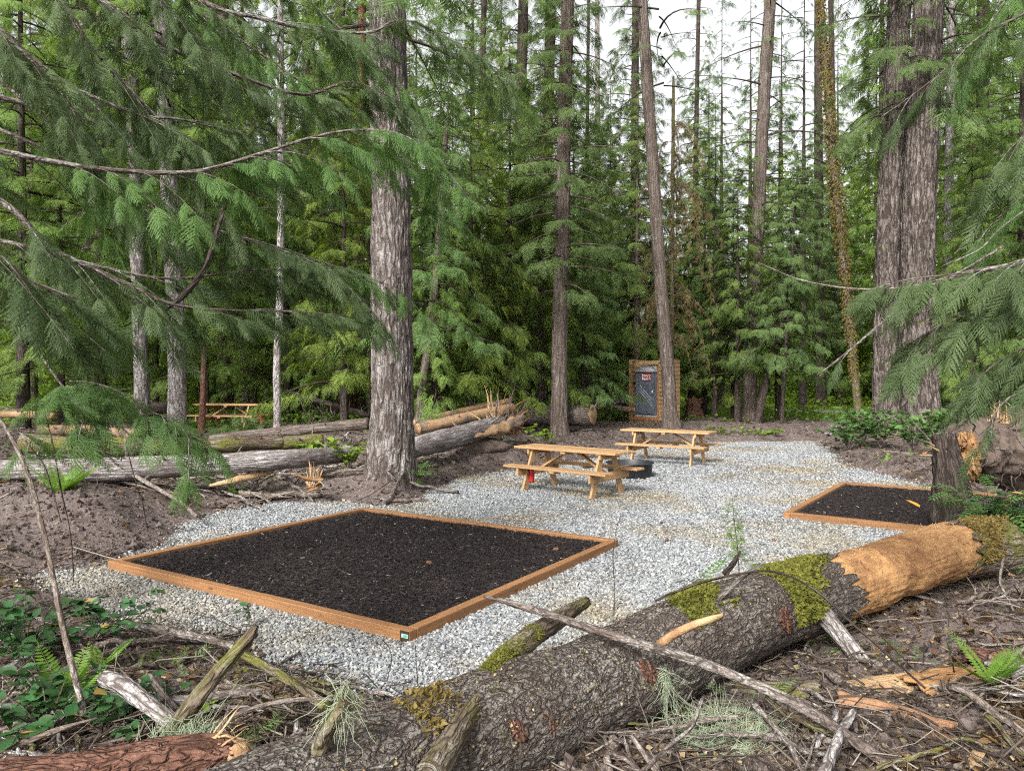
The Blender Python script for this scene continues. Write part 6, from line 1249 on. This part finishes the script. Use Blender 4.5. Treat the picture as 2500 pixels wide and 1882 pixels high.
shrub('salal bush in the bottom left corner under the fern tips', og(120, 1800), 'salal', 18, 200, .30, .60, .085, 'salal_bush')
shrub('salal shoots reaching right over the gravel from the left edge', og(230, 1575), 'salal', 12, 90, .28, .38, .075, 'salal_bush', lean=(.25, 0))
shrub('low salal sprig beside the red rotten log', og(300, 1800), 'salal', 10, 80, .20, .40, .075, 'salal_bush')
shrub('salal seedling at the foot of the upright broken limb', og(500, 1770), 'herb', 4, 14, .12, .12, .07, 'seedling', 'plant')
shrub('small dark sprig standing by the front timber of the near pad', og(610, 1545), 'salal', 3, 16, .22, .07, .06, 'sprig', 'plant')
shrub('glossy pinnate-leaved bush behind the big log, by the gravel', P(1800, 1400, 6.3) * A([1, 1, 0]) + A([0, 0, .02]), 'grape', 10, 46, .34, .40, .24, 'oregon_grape', 'shrub')
shrub('pinnate-leaved shoots left of the glossy bush behind the log', P(1760, 1420, 6.0) * A([1, 1, 0]) + A([0, 0, .02]), 'grape', 5, 18, .24, .2, .2, 'oregon_grape', 'shrub')
shrub('glossy pinnate-leaved bush at the right edge below the root ball', P(2430, 1300, 7.7) * A([1, 1, 0]) + A([0, 0, .10]), 'grape', 22, 130, .75, .65, .27, 'oregon_grape', 'shrub')
shrub('salal bush crowding the right edge above the log end', P(2490, 1300, 7.4) * A([1, 1, 0]) + A([0, 0, .10]), 'salal', 20, 200, .75, .5, .09, 'salal_bush')
shrub('low pinnate-leaved sprig by the orange leaf at the log', P(2260, 1270, 7.8) * A([1, 1, 0]) + A([0, 0, .04]), 'grape', 6, 22, .26, .25, .24, 'oregon_grape', 'shrub')
for k, (px, py, lb) in enumerate([(2070, 1105, 'leafy salal clump at the gravel edge left of the double fir'), (2150, 1095, 'middle salal clump below the double fir'), (2230, 1110, 'right salal clump below the double fir'), (2110, 1085, 'rear salal clump against the foot of the double fir'), (2270, 1090, 'salal clump beside the dark snag')]):
    shrub(lb, og(px, py), 'mid', 22, 230, .95, .9, .17, 'salal_bush')
shrub('light green leaves growing at the left foot of the stout fir', og(850, 1150), 'herb', 14, 110, .55, .55, .13, 'leafy_plant', 'plant'); shrub('bright leaves in front of the foot of the stout fir', og(945, 1200), 'herb', 10, 80, .35, .5, .10, 'leafy_plant', 'plant')
shrub('pinnate-leaved plant right of the foot of the stout fir', og(1015, 1190), 'grape', 8, 26, .45, .2, .3, 'oregon_grape', 'shrub'); shrub('bright green plants behind the long grey log', og(790, 1120), 'herb', 12, 90, .4, .7, .16, 'leafy_plant', 'plant')
shrub('bright green leaves beside the pale trunks at left', og(450, 1085), 'herb', 8, 50, .35, .4, .16, 'leafy_plant', 'plant'); shrub('leafy weeds at the foot of the straight cedar', og(1330, 1085), 'herb', 12, 80, .45, .7, .14, 'leafy_plant', 'plant')
shrub('weeds by the foot of the leaning cedar trunk', og(1600, 1080), 'herb', 8, 50, .35, .4, .14, 'leafy_plant', 'plant'); shrub('low green plants at the back edge of the gravel', og(1850, 1072), 'herb', 16, 120, .4, 1.0, .14, 'leafy_plant', 'plant')
shrub('green plants at the back edge right of the second table', og(1760, 1072), 'herb', 12, 90, .4, .8, .13, 'leafy_plant', 'plant')
fern('bright sword fern on top of the left soil bank', og(150, 1212), 9, .62); fern('low sword fern in the brush behind the near tent pad', og(580, 1222), 7, .4); fern('sword fern in the bottom left corner', og(150, 1745), 7, .38); fern('small fern frond cluster at lower left by the gravel', og(245, 1640), 5, .25)
fern('fern at the right edge of the lower right brush', og(2420, 1680), 6, .36); fern('fern beside the salal clumps, near the right tent pad', og(2245, 1150), 7, .5); fern('fern at the soil edge behind the right tent pad', og(2170, 1150), 6, .4)
for k, (px, py) in enumerate([(1960, 992), (2000, 990), (2030, 988), (2075, 990), (1400, 950), (1440, 946), (1500, 952), (700, 985), (640, 985), (930, 1000)]):
    fern('sword fern in the green verge beyond the road' if k < 7 else 'sword fern in the shade behind the fallen logs at left', og(px, py), 8, .95 if k < 7 else .7)['group'] = 'verge ferns' if k < 7 else 'shade ferns'
# tiny cedar seedling with airy twigs behind the log
sd = thing('seedling', 'wispy light green seedling rising behind the big log before the gravel', 'sapling', P(1800, 1405, 6.15) * A([1, 1, 0]))
W = A([P(1805, 1400, 6.15), P(1800, 1330, 6.15), P(1793, 1275, 6.15), P(1788, 1215, 6.15)]); V, F, uv = tube(W, [.006, .005, .004, .002], 6, 20); part('stem', V, F, M['limb'], sd, uv)
n = 130; t = pr.uniform(.15, 1, n); pos = np.stack([np.interp(t, [0, .33, .66, 1], W[:, a]) for a in range(3)], -1); d = rand_dirs(n, pr); d[:, 2] *= .4; V, F = place(SPM, pos + d * .03, d, A([0, 0, 1]) + pr.normal(0, .4, (n, 3)), pr.uniform(.05, .13, n) * (1.2 - .7 * t), pr); part('foliage', V, F, M['fern'], sd)
for lb, pts in (('wiry bare shoot standing in front of the gravel, centre right', [(1498, 1520, 4.9), (1500, 1440, 4.9), (1497, 1360, 4.9), (1503, 1300, 4.9), (1515, 1258, 4.9)]), ('wiry bare shoot at the front corner of the near pad', [(1022, 1700, 4.5), (1018, 1640, 4.5), (1014, 1575, 4.5)]), ('curved dry twig standing at the gravel edge by the near pad corner', [(945, 1660, 4.6), (956, 1610, 4.6), (950, 1580, 4.6), (930, 1558, 4.6)])):
    limb(lb, pts, [.005, .004, .004, .003, .002][:len(pts)], M['dark'], 'bare_shoot', 'twig', 350, segs=6)
ol = link('maple_leaf', LEAF['dry'].copy(), None, P(2245, 1238, 7.4), (.3, .2, .4), .18); ol.data.materials.clear(); ol.data.materials.append(M['orange']); tag(ol, 'single orange leaf above the sprig at the log', 'leaf')
# fir cones lying about
cn = blob(A([0, 0, 0]), .5, 3, .12, 14, 10, (.62, .62, 1.1)); cme = mesh_data('fir_cone', cn[0], cn[1], M['cone'], None, True)
for px, py, lb in ((1615, 1275, 'fir cone on the gravel right of the far pad timber'), (1628, 1317, 'fir cone on the gravel near the right corner of the near pad'), (1357, 1340, 'fir cone on the mulch near the right corner'), (1048, 1373, 'fir cone in the middle of the mulch'), (1889, 1318, 'fir cone on the gravel left of the right pad')):
    q = G(px, py, .075 if px < 1400 else .03); tag(link('fir_cone', cme, None, q, (1.4, .3, px * .7), .065), lb, 'cone', 'fallen fir cones')

# ground cover and litter -------------------------------------------------
def litter():
    rng = np.random.default_rng(66); tz_ = lambda p: terrain(p[:, 0], p[:, 1])
    def area(n, px0, px1, y0, y1, dmin=0.05):
        Y = 1 / rng.uniform(1 / y1, 1 / y0, n); x = (rng.uniform(px0, px1, n) - 1250) / FPX * Y; d = sdist(x, Y) + .15 * vn(np.stack([x, Y, 0 * x], -1) * 2.5, 12); k = (d > dmin) & ((((x + 5.6) / 2.2) ** 2 + ((Y - 9.5) / 1.5) ** 2 > 1) | (rng.uniform(0, 1, n) < .06)) & ~in_pad(x, Y, .15); return np.stack([x[k], Y[k], 0 * x[k]], -1)
    # twigs
    p = np.concatenate([area(4200, -60, 2560, 2.6, 7.5), area(4200, -60, 2560, 7.5, 16), area(3800, -60, 2560, 14, 33)]); n = len(p); L = rng.lognormal(-1.75, .55, n) * np.where(p[:, 1] > 8, 1.7, 1); a = rng.uniform(0, 6.28, n); t = np.linspace(-.5, .5, 3)
    d = np.stack([np.cos(a), np.sin(a), rng.normal(0, .22, n)], -1); Pt = p[:, None] + d[:, None] * (L[:, None] * t)[..., None] + np.cumsum(rng.normal(0, 1, (n, 3, 3)) * (L * .07)[:, None, None], 1)
    Pt[..., 2] += tz_(Pt.reshape(-1, 3)).reshape(n, 3) + .012 + .06 * rng.uniform(0, 1, (n, 1)) ** 2; V, F, _ = twigs(Pt, (rng.uniform(.0025, .008, n) * np.where(p[:, 1] > 8, 1.9, 1))[:, None] * (1 - .5 * (t + .5))[None], 3)
    tag(part('twig_litter', V, F, M['deadtwig']), 'dead twigs strewn over the churned soil around the gravel', 'litter', kind='stuff')
    # dead leaves, needles and crumbs
    p = np.concatenate([area(15000, -60, 2560, 2.6, 7.5), area(11000, -60, 2560, 7.5, 16, -.02), area(9000, -60, 2560, 14, 32)]); n = len(p); keep = vn(p * 1.4, 31) > -.35; p = p[keep]; n = len(p); p[:, 2] = tz_(p) + .012; d = rng.normal(0, 1, (n, 3)); d[:, 2] *= .3
    X, Y, Z = frame(d, A([0, 0, 1]) + rng.normal(0, .5, (n, 3))); D, DF = diamond(.8, -.2); V, F = inst(D, DF, p, X, Y, Z, rng.uniform(.014, .05, n) * np.where(p[:, 1] > 8, 1.7, 1)); tag(part('leaf_litter', V, F, M['litter']), 'brown leaf and bark litter over the churned soil', 'litter', kind='stuff')
    # pale wood chips
    p = np.concatenate([area(1300, 1500, 2560, 2.6, 7.5), area(900, -60, 2560, 3, 9), area(900, -60, 2400, 9, 18), area(800, -60, 2400, 18, 32)]); keep = vn(p * 1.0, 33) > -.1; p = p[keep]; n = len(p); p[:, 2] = tz_(p) + .02; d = rng.normal(0, 1, (n, 3)); d[:, 2] *= .3
    X, Y, Z = frame(d, A([0, 0, 1]) + rng.normal(0, .5, (n, 3))); TV, TF = sliver(); V, F = inst(TV * A([1.6, 1, 1.2]), TF, p, X, Y, Z, (rng.uniform(.04, .16, n) * np.where(p[:, 1] > 9, 1.8, 1))[:, None] * A([[1.0, 1, 1]])); tag(part('wood_chips', V, F, M['chips']), 'pale splinters of wood scattered over the brush', 'wood chips', kind='stuff')
    # small green sprigs in the brush
    p = np.concatenate([area(700, -60, 2560, 2.8, 7.5, .2), area(1300, -60, 2560, 9, 22, .6)]); keep = vn(p * .9, 35) > .12; p = p[keep]; n = len(p); p[:, 2] = tz_(p) + .02; d = rng.normal(0, 1, (n, 3)); d[:, 2] = np.abs(d[:, 2]) * .6
    V, F = place(SPM, p, d, A([0, 0, 1]) + rng.normal(0, .4, (n, 3)), rng.uniform(.08, .24, n) * np.where(p[:, 1] > 8, 1.5, 1), rng); tag(part('fallen_sprigs', V, F, M['bough']), 'fallen green conifer sprigs lying in the brush', 'sprigs', kind='stuff')
    # moss on the banks
    p = np.concatenate([area(6000, -60, 2560, 2.8, 8, .25), area(9000, -60, 1300, 9, 22, .5)]); keep = vn(p * 1.6, 37) > .42; p = p[keep]; p[:, 2] = tz_(p); tag(tufts('ground_moss', p, np.zeros_like(p) + A([0, 0, 1.0]), M['moss'], None, .035, rng, 0), 'yellow-green moss in patches on the soil banks', 'moss', kind='stuff')
    # undergrowth behind the logs and over the verge
    def herbs(n, y0, y1, size, h, mat, name, lab, cond, px0=-200, px1=2700):
        Y = 1 / rng.uniform(1 / y1, 1 / y0, n); x = (rng.uniform(px0, px1, n) - 1250) / FPX * Y; p = np.stack([x, Y, 0 * x], -1); p = p[cond(p)]; n = len(p); hh = h * (.35 + .65 * np.clip(fbm(p * .35, 2, 41) + .5, 0, 1)); p[:, 2] = tz_(p) + hh * rng.uniform(.05, 1, n)
        d = rng.normal(0, 1, (n, 3)); d[:, 2] *= .35; X, Yv, Z = frame(d, A([0, 0, 1]) + rng.normal(0, .45, (n, 3))); T = A([[0, 0, 0], [.4, .35, .06], [0, 1, -.06], [-.4, .35, .06]], float); V, F = inst(T, A([[0, 1, 2, 3]]), p, X, Yv, Z, size * rng.uniform(.5, 1.4, n)); tag(part(name, V, F, M[mat]), lab, 'undergrowth', kind='stuff')
    rd = lambda p: road_dist(p[:, 0], p[:, 1])
    herbs(46000, 37, 95, .22, .8, 'herb', 'verge_undergrowth', 'bright green undergrowth carpeting the forest beyond the road', lambda p: (rd(p) > 3.2) & (vn(p * .25, 45) > -.55))
    herbs(26000, 22, 40, .17, .5, 'herbdark', 'forest_undergrowth', 'green undergrowth between the trunks behind the fallen logs', lambda p: (rd(p) > 2.6) & (sdist(p[:, 0], p[:, 1]) > 2.0) & (vn(p * .35, 47) > -.05) & ~((p[:, 0] > 2) & (p[:, 1] < 31)))
    # grass along the road
    n = 42000; i = rng.integers(0, 60, n); s = rng.choice([-1, 1], n); off = s * (1.9 + rng.exponential(.9, n)); p = rs[i] + rn[i] * off[:, None] + rng.normal(0, .5, (n, 3)) * A([1, 1, 0]); p[:, 2] = 0; p[:, 2] = tz_(p); p = p[rd(p) > 1.85]; n = len(p)
    T = A([[-.05, 0, 0], [.05, 0, 0], [0, 1, .15]], float); d = rng.normal(0, .35, (n, 3)) + A([0, 0, 1]); X, Yv, Z = frame(d, rand_dirs(n, rng)); V, F = inst(T, A([[0, 1, 2]]), p, X, Yv, Z, np.stack([rng.uniform(.25, .5, n), rng.uniform(.12, .38, n), rng.uniform(.2, .4, n)], -1)); tag(part('grass', V, F, M['herb']), 'bright grass along both sides of the road', 'grass', kind='stuff')
litter()

# loose sticks in the brush, each its own object
def loose_sticks():
    rng = np.random.default_rng(88); MS, MK = [], {}
    for k in range(9):
        L = 1.0; t = np.linspace(0, 1, 9); c = np.stack([t - .5, np.cumsum(rng.normal(0, .018, 9)), np.cumsum(rng.normal(0, .012, 9))], -1); c -= c.mean(0)
        ps = [tube(c, np.linspace(.020, .012, 9) * rng.uniform(.7, 1.2), 7, 18, bark_disp(.002, 3, 9, k))]
        for _ in range(rng.integers(0, 4)):
            i = rng.integers(2, 8); d = nrm(A([rng.uniform(.2, 1), rng.normal(0, .7), rng.normal(0, .5)])); l = rng.uniform(.08, .3); ps.append(tube([c[i], c[i] + d * l * .5 + rng.normal(0, .01, 3), c[i] + d * l], [.007, .005, .002], 5, 6))
        V, F, uv = join(ps); MS.append([mesh_data('stick', V, F, M[m], uv, True) for m in ('twig', 'limb', 'grey', 'mossy')]); MK.update({me.name: m for me, m in zip(MS[-1], ('twig', 'limb', 'grey', 'mossy'))})
    spots = []
    for n, px0, px1, y0, y1 in ((46, -20, 900, 3.0, 5.6), (56, 1400, 2520, 3.1, 6.5), (50, 0, 1150, 9.5, 15), (26, 1100, 2400, 14, 31), (40, 0, 1100, 15, 24)):
        got = 0
        for _ in range(n * 8):
            Y = 1 / rng.uniform(1 / y1, 1 / y0); x = (rng.uniform(px0, px1) - 1250) / FPX * Y
            if sdist(A([x]), A([Y]))[0] < .12 or ((x + 5.6) / 2.2) ** 2 + ((Y - 9.5) / 1.5) ** 2 < 1 or in_pad(x, Y, .2): continue
            spots.append((x, Y)); got += 1
            if got >= n: break
    for i, (x, y) in enumerate(spots):
        far = y > 8; L = rng.uniform(.35, 1.0) * (1.7 if far else .85); a = rng.uniform(0, 6.28); e = A([math.cos(a), math.sin(a)]) * L * .4
        z0, z1 = tz(x - e[0], y - e[1]), tz(x + e[0], y + e[1]); s = (L, rng.uniform(.6, 1.5) * (1.6 if far else .8)); o = link('stick', MS[rng.integers(0, 9)][rng.choice(4, p=[.4, .3, .18, .12])], None, (x, y, (z0 + z1) / 2 + .035 + rng.uniform(0, .05)), (rng.uniform(0, 6.28), -math.atan2(z1 - z0, L * .8) + rng.normal(0, .08), a), (s[0], s[1], s[1]))
        where = ('near the big log at bottom left' if x > -1 else 'by the gravel at lower left') if (y < 6 and x < 0) else ('beside the big log at lower right' if x < 1.6 else 'at the right edge of the brush') if y < 7 else ('on the left soil bank' if y < 15 else 'among the fallen logs') if x < 1 else 'on the soil round the shelter'
        lk = dict(twig='brown', limb='dark', grey='pale', mossy='mossy')[MK[o.data.name]] + (' long' if s[0] > (1.1 if far else .55) else ' short')
        tag(o, lk + ' dead stick lying ' + where, 'stick', lk + ' loose sticks ' + where)
loose_sticks()
